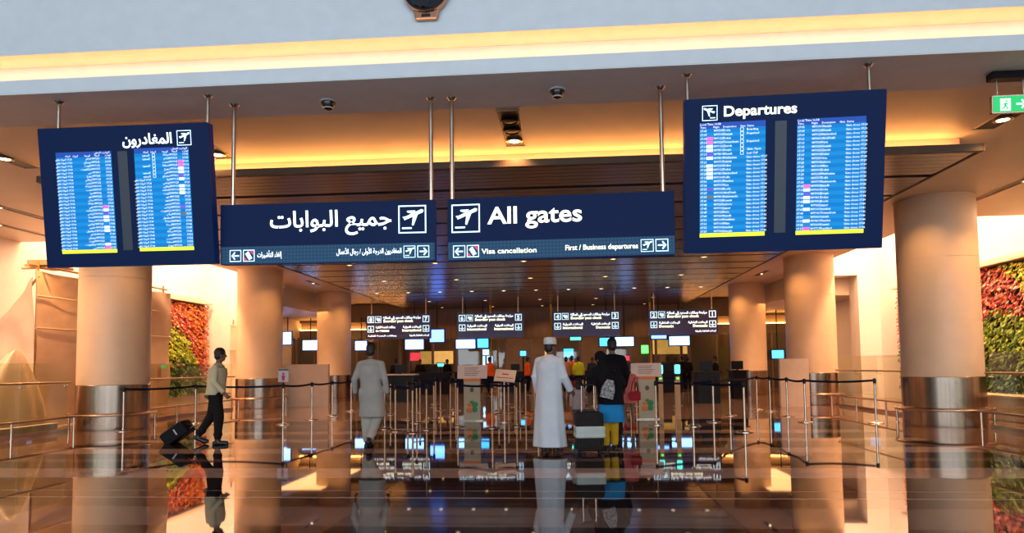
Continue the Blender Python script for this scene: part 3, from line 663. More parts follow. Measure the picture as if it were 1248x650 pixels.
for i, (a, b) in enumerate(((9.0, 14.45), (16.3, 22.0), (24.0, 26.4))):
    nl = ('before the wrapped scaffolding beside the front column', 'behind the striding man in the yellow shirt', 'between the second and third columns near the grey tunic')[i]
    nr = ('under the red and green planted wall at the front column', 'behind the last belt post between the front and second columns', 'past the second column by the pale pier')[i]
    balustrade(BL, a, b, -1, 'glass balustrade with bronze handrail '+nl); bumper(BL, a, b, -1, 'low bronze trolley rail '+nl)
    balustrade(BR, a-.15, b-.15, 1, 'glass balustrade with bronze handrail '+nr); bumper(BR, a-.15, b-.15, 1, 'low bronze trolley rail '+nr)
t = tag(MB().box((9.55, 9.0, 0.001), (10.05, 20.2, .50)).box((9.52, 9.0, .501), (10.08, 20.2, .56)).build('planter_kerb', m_stone, bevel=.01), 'pale stone kerb at the foot of the red and green planted wall', 'kerb')
tag(MB().box((-11.32, 9.0, 0.001), (-11.12, 14.4, .20)).build('planter_kerb', m_stone, bevel=.01), 'pale speckled kerb behind the glass before the wrapped scaffolding', 'kerb')

# ------------------------------------------------------------------ PLANTED WALLS
def leafmat(n, c): return mat(n, c, .55, noise=.35, nscale=9)
LEAF = [leafmat('lime_leaf', (.30, .42, .02)), leafmat('green_leaf', (.12, .24, .02)), leafmat('dark_leaf', (.035, .085, .015)), leafmat('red_leaf', (.42, .02, .03)), leafmat('cream_pink_leaf', (.62, .38, .28)), leafmat('orange_leaf', (.62, .17, .025)), leafmat('yellow_leaf', (.62, .55, .03))]
def green_wall(label, X, y0, y1, z0, z1, s, zone, n, size, seed):
    rnd = random.Random(seed)
    t = thing('planted_wall', label, 'vertical garden', (X, (y0+y1)/2, z0))
    MB().box((X, y0, z0), (X+s*.10, y1, z1)).build('backing_panel', m_dark, t)
    MB().box((X+s*-.0, y0-.05, z1+.02), (X+s*.34, y1+.1, z1+.10)).box((X, y0-.05, z1+.101), (X+s*.03, y1+.1, z1+.26)).build('top_lamp_rail', m_pale, t)
    mb = MB()
    for i in range(n):
        v = rnd.random(); u = rnd.random()
        k = zone(u, v, rnd)
        y = y0+u*(y1-y0); z = z0+v*(z1-z0); x = X+s*(.11+rnd.random()*.13)
        a = rnd.uniform(-PI, 0); L = size*rnd.uniform(.7, 1.35); W = L*.55
        d = Vector((s*rnd.uniform(.1, .9), math.cos(a), math.sin(a)-.15)).normalized(); e = d.cross(Vector((s, rnd.uniform(-.5, .5), rnd.uniform(-.3, .6)))).normalized()
        p = Vector((x, y, z)); nrm = d.cross(e)
        mb.k = k; mb.add([p, p+d*L*.5+e*W*.5+nrm*.01, p+d*L, p+d*L*.5-e*W*.5+nrm*.01], [(0, 1, 2), (0, 2, 3)])
    o = mb.build('foliage', LEAF, t); o['kind'] = 'stuff'
def zone_left(u, v, r):
    w = v+.06*math.sin(u*9)+r.gauss(0, .03)
    dg = 1.0-.80*u
    if w > dg-.02: 
        if w < dg+.20-.05*u: return r.choice([3, 4, 3, 5, 3])
        return r.choice([5, 5, 5, 5, 3])
    if w < .36+.05*math.sin(u*7): return r.choice([2, 2, 1, 2])
    return r.choice([0, 0, 1, 0, 6])
def zone_right(u, v, r):   # u grows away from the camera
    w = v+.05*math.sin(u*14)+r.gauss(0, .025)
    if w > .19+1.0*u: return r.choice([6, 6, 0])
    if w > .60: return r.choice([3, 3, 3, 4, 5])
    if w < .26: return r.choice([2, 2, 1])
    return r.choice([0, 1, 1, 0])
def zone_far(u, v, r):
    return r.choice([5, 5, 3]) if v+r.gauss(0, .03) > .45 else r.choice([1, 2])
green_wall('vertical garden in lime, red and orange behind the striding man', WL, 23.05, 26.2, .42, 3.85, 1, zone_left, 5200, .115, 1)
green_wall('vertical garden of red over green plants beside the right front column', WR, 14.0, 20.6, .5, 3.86, -1, zone_right, 8200, .13, 2)
green_wall('narrow strip of orange vertical garden between the two right columns', WR, 22.6, 24.75, .42, 3.80, -1, zone_far, 3000, .115, 3)

# ------------------------------------------------------------------ WRAPPED SCAFFOLDING
def sheet_panel(mb, a, b, z0, z1, nrm, amp, seed, nu=26, nv=22, z1a=None):
    """rippled plastic sheet hung between two ground points, with thickness"""
    rnd = random.Random(seed); ph = [rnd.uniform(0, 6) for _ in range(6)]
    a, b, nrm = Vector(a), Vector(b), Vector(nrm)
    def P(i, j, off):
        u, v = i/nu, j/nv; p = a.lerp(b, u); zt = z1 if z1a is None else z1a+(z1-z1a)*u; z = z0+(zt-z0)*v-.05*math.sin(u*PI)*(v > .95)
        d = amp*(math.sin(u*11+ph[0]+v*2)*.5+math.sin(u*23+v*7+ph[1])*.25+math.sin(v*9+u*4+ph[2])*.5+math.sin((u+v)*15+ph[3])*.3)
        return (p.x+nrm.x*(d+off), p.y+nrm.y*(d+off), z)
    n = (nu+1)*(nv+1)
    vs = [P(i, j, 0) for j in range(nv+1) for i in range(nu+1)]+[P(i, j, -.012) for j in range(nv+1) for i in range(nu+1)]
    fs = []
    for j in range(nv):
        for i in range(nu):
            q = j*(nu+1)+i; fs.append((q, q+1, q+nu+2, q+nu+1)); fs.append((n+q, n+q+nu+1, n+q+nu+2, n+q+1))
    mb.add(vs, fs, True)
t = thing('scaffold', 'tall scaffold wrapped in pale plastic sheet beside the front column under the Arabic board', 'wrapped scaffold', (-13.0, 18, 0))
mb = MB(); sheet_panel(mb, (-13.9, 15.15, 0), (-12.35, 15.15, 0), .02, 3.55, (0, -1, 0), .08, 3, z1a=1.75); mb.build('front_sheet', m_sheet, t)
mb = MB(); sheet_panel(mb, (-12.32, 15.15, 0), (-12.32, 20.6, 0), .02, 3.72, (1, 0, 0), .09, 4, 50, 24); mb.build('side_sheet', m_sheet, t)
for p, q in (((-12.26, 15.1, 3.1), (-12.26, 20.6, 3.1)), ((-12.26, 15.1, 2.35), (-12.26, 20.6, 2.35))): MB().tube([p, q], .022).build('lashing_tape', m_pale, t)
for p, q, r in (((-12.42, 15.3, .01), (-12.42, 15.3, 3.95), .03), ((-12.42, 18.0, .01), (-12.42, 18.0, 3.9), .03), ((-12.42, 20.4, .01), (-12.42, 20.4, 3.95), .03), ((-13.8, 15.3, .01), (-13.8, 15.3, 1.9), .03),
                ((-12.42, 15.0, 3.84), (-12.42, 20.6, 3.84), .03), ((-13.9, 15.26, 1.78), (-12.36, 15.26, 3.58), .03), ((-12.9, 15.4, 3.80), (-12.1, 15.4, 3.80), .03), ((-12.42, 15.2, .6), (-12.42, 18.0, 3.3), .022), ((-12.42, 20.4, .7), (-12.42, 18.0, 3.3), .022)):
    MB().tube([p, q], r).build('pole', m_timber, t)
MB().box((-12.7, 15.3, 3.86), (-12.25, 15.75, 3.98)).box((-13.1, 15.7, 3.90), (-12.5, 16.6, 3.95)).build('plank', m_timber, t)
t = thing('draped_cover', 'loose plastic sheet gathered to a peak in front of the wrapped scaffold', 'plastic sheet', (-12.2, 14.2, 0))
mb = MB(); rnd = random.Random(5)
for k, (rr, zz) in enumerate(((1.0, .01), (.86, .35), (.70, .75), (.50, 1.25), (.30, 1.8), (.14, 2.25), (.05, 2.42))): 
    pass
def drape(cx, cy, prof, sx, sy, nf, am):
    return [[(cx+sx*r*(1+am*math.sin(nf*2*PI*i/48+z))*math.cos(2*PI*i/48)+.10*z, cy+sy*r*(1+am*math.sin(nf*2*PI*i/48+z))*math.sin(2*PI*i/48)+.12*z, z) for i in range(48)] for r, z in prof]
mb.loft(drape(-11.95, 13.75, ((1.0, .01), (.97, .22), (.86, .55), (.66, .95), (.42, 1.35), (.20, 1.68), (.05, 1.80)), .50, 1.1, 7, .07)); mb.build('sheet', m_sheet, t)
MB().ell((-11.58, 14.0, .80), (.06, .17, .05), mx=None).build('tear_hole', m_dark, t)
t = thing('scaffold', 'low wrapped scaffold panel between the vertical garden and the second column', 'wrapped scaffold', (-12.8, 25.0, 0))
mb = MB(); sheet_panel(mb, (-13.2, 26.3, 0), (-11.45, 26.3, 0), .02, 3.05, (0, -1, 0), .05, 8); mb.build('front_sheet', m_sheet, t)
for zz in (3.06, 2.1): MB().tube([(-13.2, 26.22, zz), (-11.45, 26.22, zz)], .02).build('lashing_tape', m_pale, t)
for x in (-13.15, -12.3, -11.5): MB().tube([(x, 26.42, .01), (x, 26.42, 3.3)], .025).build('pole', m_timber, t)
t = thing('notice', 'small white notice with a green mark on the wrapped scaffold beside the vertical garden', 'notice', (-12.22, 20.2, 1.12))
MB().box((-12.235, 20.05, 1.12), (-12.225, 20.3, 1.5)).build('plate', m_plate, t); MB().box((-12.224, 20.08, 1.38), (-12.222, 20.27, 1.48)).build('green_mark', m_exit, t)

# pale low walls and dark shop fronts in the side aisles
tag(MB().rbox((-9.75, 23.6, 0.001), (-8.28, 23.75, 1.47), .02).build('low_screen_wall', m_pale), 'pale head-high screen wall between the second and third left columns', 'screen wall')
tag(MB().rbox((6.45, 21.4, 0.001), (7.3, 21.55, 1.45), .02).build('low_screen_wall', m_pale), 'pale head-high screen wall between the second and third right columns', 'screen wall')
def shopfront(label, x0, x1, Y, screens):
    t = thing('glazed_shop', label, 'shop front', ((x0+x1)/2, Y, 0))
    MB().box((x0, Y+.5, 0.001), (x1, Y+.6, 2.95)).build('back_panel', m_olive, t)
    n = max(2, round((x1-x0)/1.2)); 
    for k in range(n+1):
        x = x0+(x1-x0)*k/n; MB().box((x-.05, Y-.05, .001), (x+.05, Y+.05, 2.9)).build('mullion', m_wood, t)
    MB().box((x0, Y-.006, .1), (x1, Y+.006, 2.85)).build('glazing', m_glass_d, t)
shopfront('dark glazed shop front beyond the Arabic-board columns under the amber strip', WL+.1, CX0-.1, 35.2, ())
shopfront('dark glazed shop front beyond the English-board columns under the amber strip', CX1+.1, WR-.1, 35.2, ())

# ------------------------------------------------------------------ BELT BARRIER POSTS
def make_post(label, p, group=None, metal=m_chrome):
    t = thing('belt_post', label, 'belt post', (p.x, p.y, 0), group=group)
    MB().lathe([(.165, .001), (.165, .012), (.13, .024), (.03, .034), (.028, .05)], n=24).build('base', metal, t, world=False)
    MB().cone((0, 0, .035), (0, 0, .86), .0235, .0235, 14).build('pole', metal, t, world=False)
    MB().lathe([(.032, .86), (.034, .87), (.034, .955), (.028, .968), (.004, .972)], n=16).build('head', m_black, t, world=False)
    return t
def belt(t, a, b):
    d = (b-a); d.z = 0; L = d.length; d.normalize(); n = Vector((-d.y, d.x, 0))*.002; mb = MB(); N = 8; top = []
    for s in range(N+1):
        f = s/N; p = a+d*(.034+(L-.068)*f); z = .925-.03*4*f*(1-f)
        top.append([p+n+Vector((0, 0, z+.024)), p-n+Vector((0, 0, z+.024)), p-n+Vector((0, 0, z-.024)), p+n+Vector((0, 0, z-.024))])
    mb.loft(top, smooth=False); mb.build('belt', m_belt, t)
named = [  # pixel of the foot, what sets it apart
 (150, 526, 'belt post standing before the front left column'), (238, 517, 'belt post just behind the black rolling case'), (345, 518, 'belt post carrying a no-entry notice near the second left column'),
 (380, 512, 'belt post before the pale low wall left of the third column'), (405, 507, 'belt post before the steel foot of the third left column'), (428, 502, 'belt post next to the sleeve of the man in grey'),
 (1068, 516, 'end belt post with the belt stopping at it, right of the second right column'), (982, 515, 'belt post before the steel foot of the second right column'), (960, 508, 'belt post at the edge of the second right column'),
 (939, 502, 'belt post before the pale low wall on the right'), (923, 500, 'belt post before the third right column'), (908, 527, 'tall-looking belt post standing forward at the right lanes'),
 (890, 507, 'belt post behind the forward post of the right lanes'), (870, 515, 'belt post right of the two lit gate posts, second along'), (845, 520, 'belt post right of the two lit gate posts, first along'), (800, 518, 'belt post leaning its belt on the notice pedestal')]
posts = {}
for i, (px, py, lab) in enumerate(named):
    p = ground(px, py); posts[i] = (make_post('chrome '+lab, p), p)
for a, b in ((0, 1), (1, 2), (2, 3), (3, 4), (4, 5), (6, 7), (7, 8), (8, 9), (9, 10), (11, 14), (12, 13), (13, 15), (10, 12)): belt(posts[a][0], posts[a][1], posts[b][1])
p = posts[2][1]
t = thing('notice_holder', 'small no-entry notice clipped on top of a left belt post', 'notice', (p.x, p.y, .973))
MB().box((-.012, -.01, .0), (.012, .01, .04)).build('clip', m_black, t, world=False)
MB().rbox((-.13, -.008, .04), (.13, .008, .36), .012).build('plate', m_plate, t, world=False)
g = MB(); g.ell((0, -.009, .235), (.028, .001, .028)); g.add([(-.045, -.0095, .20), (-.028, -.0095, .075), (.028, -.0095, .075), (.045, -.0095, .20)], [(0, 1, 2, 3)]); g.build('figure_symbol', m_pinkink, t, world=False)
MB().quad((-.125, -.009, .31), (.125, -.009, .31), (.125, -.009, .35), (-.125, -.009, .35)).build('heading_bar', m_ink, t, world=False)
# dense lanes in front of the gates
lanes = []
for (px, py) in ((469, 523), (482, 526), (497, 512), (503, 528), (508, 516), (520, 524), (529, 512), (541, 525), (549, 508), (558, 520), (600, 522), (608, 505), (630, 520), (641, 508), (656, 524), (476, 506), (512, 503), (537, 501), (620, 503), (634, 501), (652, 503)):
    lanes.append(ground(px, py))
for x in (-4.6, -3.3, -2.0, -.7, .6, 1.9, 3.2):
    for y in (20.6, 22.4, 24.2): lanes.append(Vector((x+(.35 if y == 22.4 else 0), y, 0)))
lanes = [p for i, p in enumerate(lanes) if all((p-q).length > .5 for q in lanes[:i])]
proto = None
for p in lanes:
    q = make_post('chrome belt post in the dense queue lanes before the gates', p, 'belt posts of the queue lanes', m_lane) if proto is None else dup(proto, (p.x, p.y, 0))
    if proto is None: proto = q
lane_posts = [o for o in bpy.data.objects if o.get('group') == 'belt posts of the queue lanes']
lane_posts.sort(key=lambda o: (round(o.location.y/1.0), o.location.x))
for a, b in zip(lane_posts, lane_posts[1:]):
    A = a.location.copy(); B = b.location.copy()
    if .5 < (B-A).length < 2.4 and abs(A.y-B.y) < .45: 
        a.matrix_basis = Matrix.Translation(A); belt(a, A, B)

# ------------------------------------------------------------------ NOTICE PEDESTALS, LECTERN, GATE POSTS
def pedestal(p, label):
    t = thing('notice_pedestal', label, 'notice pedestal', (p.x, p.y, 0))
    w = .20
    MB().rbox((-w, -.09, .001), (w, .09, .98), .012).build('body', m_ped, t, world=False)
    MB().rbox((-.28, -.14, .001), (.28, .14, .025), .01).build('foot_plate', m_steel, t, world=False)
    MB().box((-w*1.02, -.095, .965), (w*1.02, .095, 1.03)).build('collar', m_orange, t, world=False)
    pm = Matrix.Translation((0, -.02, 1.03)) @ Matrix.Rotation(-.25, 4, 'X')
    MB().rbox((-.37, -.015, 0), (.37, .015, .34), .02, pm).build('notice_plate', m_plate, t, world=False)
    g = MB()
    for k in range(5): g.box((-.20, -.0175, .08+k*.045), (.12+.1*((k*7) % 3)/3, -.0155, .092+k*.045), pm)
    g.build('small_print', m_ink, t, world=False)
    e = MB(); e.ell((-.06, -.092, .27), (.09, .004, .075)); e.ell((-.05, -.092, .40), (.07, .004, .05)); e.build('orange_emblem', m_orange, t, world=False)
    e = MB(); e.ell((.07, -.092, .40), (.08, .005, .07)); e.ell((.07, -.092, .28), (.07, .005, .07)); e.ell((.0, -.092, .46), (.05, .005, .04)); e.build('green_emblem', m_greenp, t, world=False)
    e = MB(); e.ell((0, -.092, .76), (.05, .003, .06)); e.build('grey_crest', m_ink, t, world=False)
pedestal(ground(576, 513), 'beige notice pedestal with orange and green emblem, next to the tilted notice')
pedestal(ground(789, 511), 'beige notice pedestal with orange and green emblem, next to the girl in salmon')
p = ground(615, 515)
t = thing('sign_stand', 'tilted white notice on a thin post beside the beige pedestal', 'sign stand', (p.x, p.y, 0))
MB().lathe([(.16, .001), (.16, .015), (.03, .03)], n=24).build('base', m_chrome, t, world=False)
MB().cone((0, 0, .03), (0, 0, 1.0), .02, .02).build('pole', m_chrome, t, world=False)
pm = Matrix.Translation((0, -.03, .96)) @ Matrix.Rotation(-.7, 4, 'X') @ Matrix.Rotation(.10, 4, 'Y')
MB().rbox((-.25, -.012, 0), (.25, .012, .36), .01, pm).build('notice_plate', m_plate, t, world=False)
MB().box((-.08, -.0145, .20), (.08, -.0125, .24), pm).build('magenta_mark', m_pinkink, t, world=False)
MB().box((-.20, -.0145, .10), (.20, -.0125, .12), pm).build('small_print', m_ink, t, world=False)
for px, lab in ((806, 'slim gate post with a teal screen and green lights, nearer the beige pedestal'), (827, 'slim gate post with a teal screen and green lights, nearer the black counter')):
    p = ground(px, 508)
    t = thing('gate_post', lab, 'gate post', (p.x, p.y, 0))
    MB().rbox((-.055, -.04, .001), (.055, .04, 1.02), .012).build('body', m_gatepost, t, world=False)
    MB().rbox((-.10, -.06, 1.06), (.08, .02, 1.34), .04).build('screen_head', m_black, t, world=False)
    MB().rbox((-.08, -.064, 1.085), (.06, -.0605, 1.315), .03).build('screen', m_green_scr, t, world=False)
    MB().cone((0, 0, 1.02), (-.01, -.01, 1.06), .03, .03).build('neck', m_black, t, world=False)
    MB().lathe([(.001, 0), (.03, .002), (.03, .03), (.001, .032)], (0, -.045, .95), 12).build('upper_light', m_green_led, t, world=False)

# ------------------------------------------------------------------ FAR ZONE: monitors, poles, desks, glazing
def monitor(x0, y0, x1, y1, Y, m, label, hang=True, group=None):
    a = at_y(x0, y1, Y); b = at_y(x1, y0, Y); w = (b.x-a.x)/2; h = (b.z-a.z)/2
    t = thing('hanging_monitor', label, 'monitor', ((a.x+b.x)/2, Y, (a.z+b.z)/2), group=group)
    MB().rbox((-w-.05, 0, -h-.05), (w+.05, .10, h+.05), .02).build('bezel', m_black, t, world=False)
    MB().quad((-w, -.003, -h), (w, -.003, -h), (w, -.003, h), (-w, -.003, h)).build('screen', m, t, world=False)
    if hang:
        top = (HC4-.002 if CX0 < t.location.x < CX1 and Y < CY1 else 3.87)-t.location.z
        MB().cone((0, .06, h), (0, .06, top), .025, .025).build('drop_rod', m_black, t, world=False)
    return t
for q in ((369, 415, 387, 427, 'white monitor beside the third left column', m_far_scr), (345, 405, 355, 420, 'white monitor half hidden by the second left column', m_far_scr), (433, 416, 447, 427, 'white monitor at the ear of the man in grey', m_far_scr),
          (494, 414, 516, 426, 'white monitor below the end of the eight-seven sign', m_far_scr), (524, 402, 541, 417, 'larger blue monitor between the eight-seven and six-five signs', m_far_blue), (556, 414, 579, 425, 'white monitor below the six-five sign', m_far_scr),
          (582, 413, 595, 424, 'cyan monitor below the six-five sign', m_far_cyan), (731, 412, 747, 422, 'cyan monitor just left of the black-clad head', m_far_cyan), (750, 411, 772, 422, 'white monitor just right of the black-clad head', m_far_scr),
          (816, 410, 840, 421, 'white monitor below the two-one sign', m_far_scr), (891, 407, 894, 421, 'thin white monitor at the edge of the third right column', m_far_scr), (941, 427, 955, 437, 'cyan monitor above the low wall on the right', m_far_cyan)):
    monitor(*q[:4], 34.0 if q[0] != 345 else 33.0, q[5], q[4])
monitor(794, 409, 812, 413, 33.6, m_far_blue, 'thin blue message bar under the left end of the two-one sign')
monitor(695, 411, 708, 415, 33.6, m_green_scr, 'thin green message bar beside the white cap')
for q in ((687, 425, 699, 436, 'cyan monitor behind the group in orange and yellow', m_far_cyan), (634, 428, 641, 434, 'small cyan monitor behind an orange-vested guard', m_far_cyan), (588, 426, 596, 433, 'small white monitor near the yellow pole', m_far_scr),
          (533, 443, 541, 447, 'small teal monitor over the dark desks', m_green_scr)):
    monitor(*q[:4], 41.5, q[5], q[4], hang=False)
    o = [x for x in bpy.data.objects if x.get('label') == q[4]][0]; h = o.location.z
    MB().cone((0, .08, -h+.001), (0, .08, 0), .05, .05).lathe([(.3, .001), (.3, .02), (.05, .04)], (0, .08, -h)).build('floor_stand', m_black, o, world=False)
for px, lab in ((598, 'yellow pole below the six-five sign behind the orange guard'), (672, 'yellow pole behind the white cap'), (793, 'yellow pole above the right notice pedestal')):
    a = at_y(px, 420, 34.6); tag(MB().cone((a.x, 34.6, 0.001), (a.x, 34.6, HC4-.002), .055, .055).build('pole', m_yellowpole), lab, 'pole')
# glazed gate line below the wooden band
gt = thing('gate_partition', 'glass and bronze gate partition under the wooden band', 'glass partition', ((CX0+CX1)/2, 36.4, 0))
for k in range(12):
    x = CX0+.1+k*(CX1-CX0-.2)/11; MB().box((x-.06, 36.33, .001), (x+.06, 36.47, 2.775)).build('mullion', m_wood, gt)
for k in range(11):
    if k in (1, 4, 5, 7, 9): continue
    x0 = CX0+.1+k*(CX1-CX0-.2)/11; x1 = x0+(CX1-CX0-.2)/11; MB().box((x0+.065, 36.39, .05), (x1-.065, 36.41, 2.76)).build('glass_panel', m_glass_d, gt)
def desk(x, Y, w, label, d=.7):
    t = thing('podium_desk', label, 'desk', (x, Y, 0))
    MB().rbox((-w/2, -d/2, .001), (w/2, d/2, 1.02), .02).build('body', m_desk, t, world=False)
    MB().rbox((-w/2-.06, -d/2-.06, 1.021), (w/2+.06, d/2+.06, 1.07), .015).build('counter_top', m_pale if w == 1.2 else m_desk, t, world=False)
    MB().rbox((-.22, .0, 1.10), (.22, .04, 1.42), .015).build('monitor', m_black, t, world=False)
    MB().cone((0, .02, 1.07), (0, .02, 1.11), .05, .03).build('monitor_foot', m_black, t, world=False)
for px, w, Y, lab in ((488, 1.2, 26.5, 'dark podium with a pale top behind the man in grey'), (528, 1.5, 33, 'dark desk far behind the queue posts below the eight-seven sign'), (571, 1.3, 34.2, 'dark desk just left of the notice pedestal'), (628, 1.3, 34.2, 'dark desk behind the tilted notice'),
                      (722, 1.1, 33.6, 'dark desk behind the little child'), (768, 1.2, 33.8, 'dark desk hidden by the right pedestal'), (812, 1.4, 33, 'dark desk behind the two lit gate posts')):
    desk(at_y(px, 450, Y).x, Y, w, lab)
a = at_y(861, 460, 24.0)
desk(a.x, 24.0, .72, 'big black counter beside the right gate posts', .8)
a = at_y(899, 460, 27.0); desk(a.x, 27.0, .5, 'second black counter at the third right column', .8)
for x0, y0, x1, y1, Y, m, lab in ((512, 428, 552, 444, 45.5, m_yel_pan, 'wide yellow lit panel far behind the gates on the left'), (498, 430, 512, 440, 44.0, m_red_led, 'small magenta-red lit sign far behind the man in grey'), (796, 414, 838, 432, 45.5, m_yel_pan, 'yellow lit panel far behind the right gate posts'),
                                  (755, 434, 770, 440, 44.0, m_red_led, 'small red lit sign behind the salmon dress'), (588, 434, 600, 446, 45.0, m_far_scr, 'white lit panel behind the orange guard'), (664, 425, 671, 436, 45.5, m_yel_pan, 'narrow yellow lit panel behind the white cap'),
                                  (782, 421, 790, 431, 44.0, m_green_led, 'small green lit sign right of the black-clad man')):
    a = at_y(x0, y1, Y); b = at_y(x1, y0, Y)
    t = thing('lit_panel', lab, 'lit panel', ((a.x+b.x)/2, Y, a.z)); w = (b.x-a.x)/2; h = b.z-a.z; 
    MB().rbox((-w, 0, 0), (w, .12, h), .02).build('face', m, t, world=False)
    MB().box((-w, .121, -a.z+.001), (w, .2, h)).build('back_stand', m_dark, t, world=False)

# ------------------------------------------------------------------ PEOPLE
def remesh(mb, voxel, smooth=4, name='body'):
    me = mb.mesh('raw', _dummy[0]); o = bpy.data.objects.new('raw', me); COL.objects.link(o)
    r = o.modifiers.new('r', 'REMESH'); r.mode = 'VOXEL'; r.voxel_size = voxel; r.use_smooth_shade = True
    s = o.modifiers.new('s', 'SMOOTH'); s.iterations = smooth; s.factor = .5
    dg = bpy.context.evaluated_depsgraph_get()
    out = bpy.data.meshes.new_from_object(o.evaluated_get(dg)); out.name = name
    bpy.data.objects.remove(o); bpy.data.meshes.remove(me)
    out.polygons.foreach_set('use_smooth', [True]*len(out.polygons)); out.materials.clear()
    return out
def put(me, name, m, parent):
    me.materials.append(m); o = bpy.data.objects.new(name, me); COL.objects.link(o); o.parent = parent; return o
def ring(c, rx, ry, n=28, fold=0, amp=0., ph=0., tilt=0.):
    return [(c[0]+rx*(1+amp*math.sin(fold*2*PI*i/n+ph))*math.cos(2*PI*i/n), c[1]+ry*(1+amp*math.sin(fold*2*PI*i/n+ph))*math.sin(2*PI*i/n), c[2]+tilt*math.sin(2*PI*i/n)) for i in range(n)]
SKIN = mat('brown_skin', (.20, .095, .055), .5, noise=.08, nscale=20)
HAIR = mat('black_hair', (.012, .009, .008), .55, noise=.3, nscale=60)
EYEMAT = mat('dark_eye', (.01, .008, .008), .2, noise=.1)
V = Vector
def pose(**k):
    """joints of a 1.75 m figure looking along +Y"""
    j = dict(head=V((0, .02, 1.625)), neck=V((0, -.005, 1.47)), chest=V((0, 0, 1.28)), waist=V((0, 0, 1.08)), pelvis=V((0, 0, .95)), turn=0., nod=0.)
    for s, n in ((-1, 'l'), (1, 'r')):
        j['sh'+n] = V((s*.178, -.005, 1.395)); j['el'+n] = V((s*.235, -.03, 1.135)); j['wr'+n] = V((s*.245, .03, .885)); j['hd'+n] = V((s*.02, .06, -.16))
        j['hip'+n] = V((s*.088, 0, .93)); j['kn'+n] = V((s*.10, .015, .50)); j['an'+n] = V((s*.10, -.02, .085)); j['ft'+n] = V((s*.10, .5, 0))
        j['curl'+n] = .5
    j.update({a: (V(b) if isinstance(b, tuple) else b) for a, b in k.items()}); return j
def hand(mb, wrist, d, palm_n, side, curl=.5, s=1.):
    """palm, four separate fingers and a thumb; d = pointing direction, palm_n = the way the palm faces"""
    d = V(d).normalized(); nrm = (V(palm_n)-d*V(palm_n).dot(d)).normalized(); w = d.cross(nrm)*side
    c0 = wrist+d*.012; c1 = wrist+d*.088
    for t, ww in ((-.027, .0), (-.009, 0), (.010, 0), (.028, 0)): mb.caps(c0+w*t*.75, c1+w*t, .0145, .0125, 8)
    for k, (t, L) in enumerate(((-.030, .060), (-.0105, .072), (.0105, .077), (.031, .070))):
        p = c1+w*t*1.08; a = curl*(1.1-.08*k); q = p+(d*math.cos(a)+nrm*math.sin(a))*L*.55+w*t*.10; b = a+curl*1.2
        r = q+(d*math.cos(b)+nrm*math.sin(b))*L*.5
        mb.caps(p, q, .0095, .0088, 8); mb.caps(q, r, .0088, .0072, 8)
    p = c0+w*.030+d*.018; q = p+(w*.75+d*.62+nrm*.25).normalized()*.042; r = q+(d*.8+w*.35+nrm*.45).normalized()*.034
    mb.caps(p, q, .0125, .0105, 8); mb.caps(q, r, .0105, .0085, 8)
def body_mesh(j, voxel=.007, child=1., hands=True, female=False):
    mb = MB(); sw = .92 if female else 1.
    mb.loft([ring(j['pelvis']+V((0, 0, -.10)), .10, .085), ring(j['pelvis'], .158, .108), ring(j['waist'], .135*sw, .098), ring(j['chest'], .165*sw, .112), ring(j['chest']+V((0, 0, .10)), .172*sw, .105), ring(j['neck']+V((0, -.005, -.06)), .12*sw, .078), ring(j['neck']+V((0, 0, .0)), .06, .058)])
    hm = Matrix.Translation(j['head']) @ Matrix.Rotation(j['turn'], 4, 'Z') @ Matrix.Rotation(j['nod'], 4, 'X')
    mb.caps(j['neck']-V((0, 0, .04)), j['head']-V((0, .015, .07)), .056, .052)
    mb.ell((0, -.008, .022), (.075, .096, .104), mx=hm); mb.ell((0, .028, -.055), (.052, .058, .062), mx=hm); mb.ell((0, .05, -.088), (.028, .026, .024), mx=hm)
    mb.caps(hm @ V((0, .086, .012)), hm @ V((0, .104, -.028)), .009, .0145, 8)                    # nose
    mb.ell((0, .080, -.062), (.024, .010, .008), mx=hm)                                           # lips
    mb.ell((0, .078, .030), (.050, .014, .010), mx=hm)                                            # brow
    for s in (-1, 1): mb.ell((s*.077, -.005, -.012), (.010, .020, .032), mx=hm)                   # ears
    for n, s in (('l', -1), ('r', 1)):
        mb.caps(j['neck']-V((0, 0, .045)), j['sh'+n], .052, .050); mb.caps(j['sh'+n], j['el'+n], .052, .040); mb.caps(j['el'+n], j['wr'+n], .041, .027)
        hd = j['hd'+n]
        hand(mb, j['wr'+n], hd, j.get('pn'+n, V((-s, .15, 0))), j.get('ts'+n, s), j['curl'+n])
        h, k, a = j['hip'+n], j['kn'+n], j['an'+n]
        mb.caps(h, k, .082, .055); mb.caps(k, a, .054, .036); mb.ell(k.lerp(a, .30)-V((0, .018, 0)), (.050, .052, .10))
        f = (j['ft'+n]-V((a.x, a.y, 0))); f.z = 0; f = f.normalized(); lift = j.get('lift'+n, 0.)
        mb.caps(a-f*.03-V((0, 0, .04)), a+f*.13-V((0, 0, .052+lift)), .036, .030)
    return mb, hm
def shoes(root, j, m, lo=.0):
    for n in 'lr':
        a = j['an'+n]; f = (j['ft'+n]-V((a.x, a.y, 0))); f.z = 0; f = f.normalized(); lift = j.get('lift'+n, 0.)
        mb = MB(); toe = a+f*.165-V((0, 0, .052+lift)); heel = a-f*.055-V((0, 0, .048-lift*.35))
        mb.caps(heel, toe-f*.03, .042, .042); mb.caps(toe-f*.06, toe, .044, .034); mb.caps(a+V((0, 0, .01)), a-V((0, 0, .04)), .047, .046)
        mb.box(*[(min(heel.x, toe.x)-.03, min(heel.y, toe.y)-.03, min(heel.z, toe.z)-.040), (max(heel.x, toe.x)+.03, max(heel.y, toe.y)+.02, min(heel.z, toe.z)-.022)]) if lift == 0 else None
        put(remesh(mb, .009, 3, 'shoe'), 'shoe', m, root)
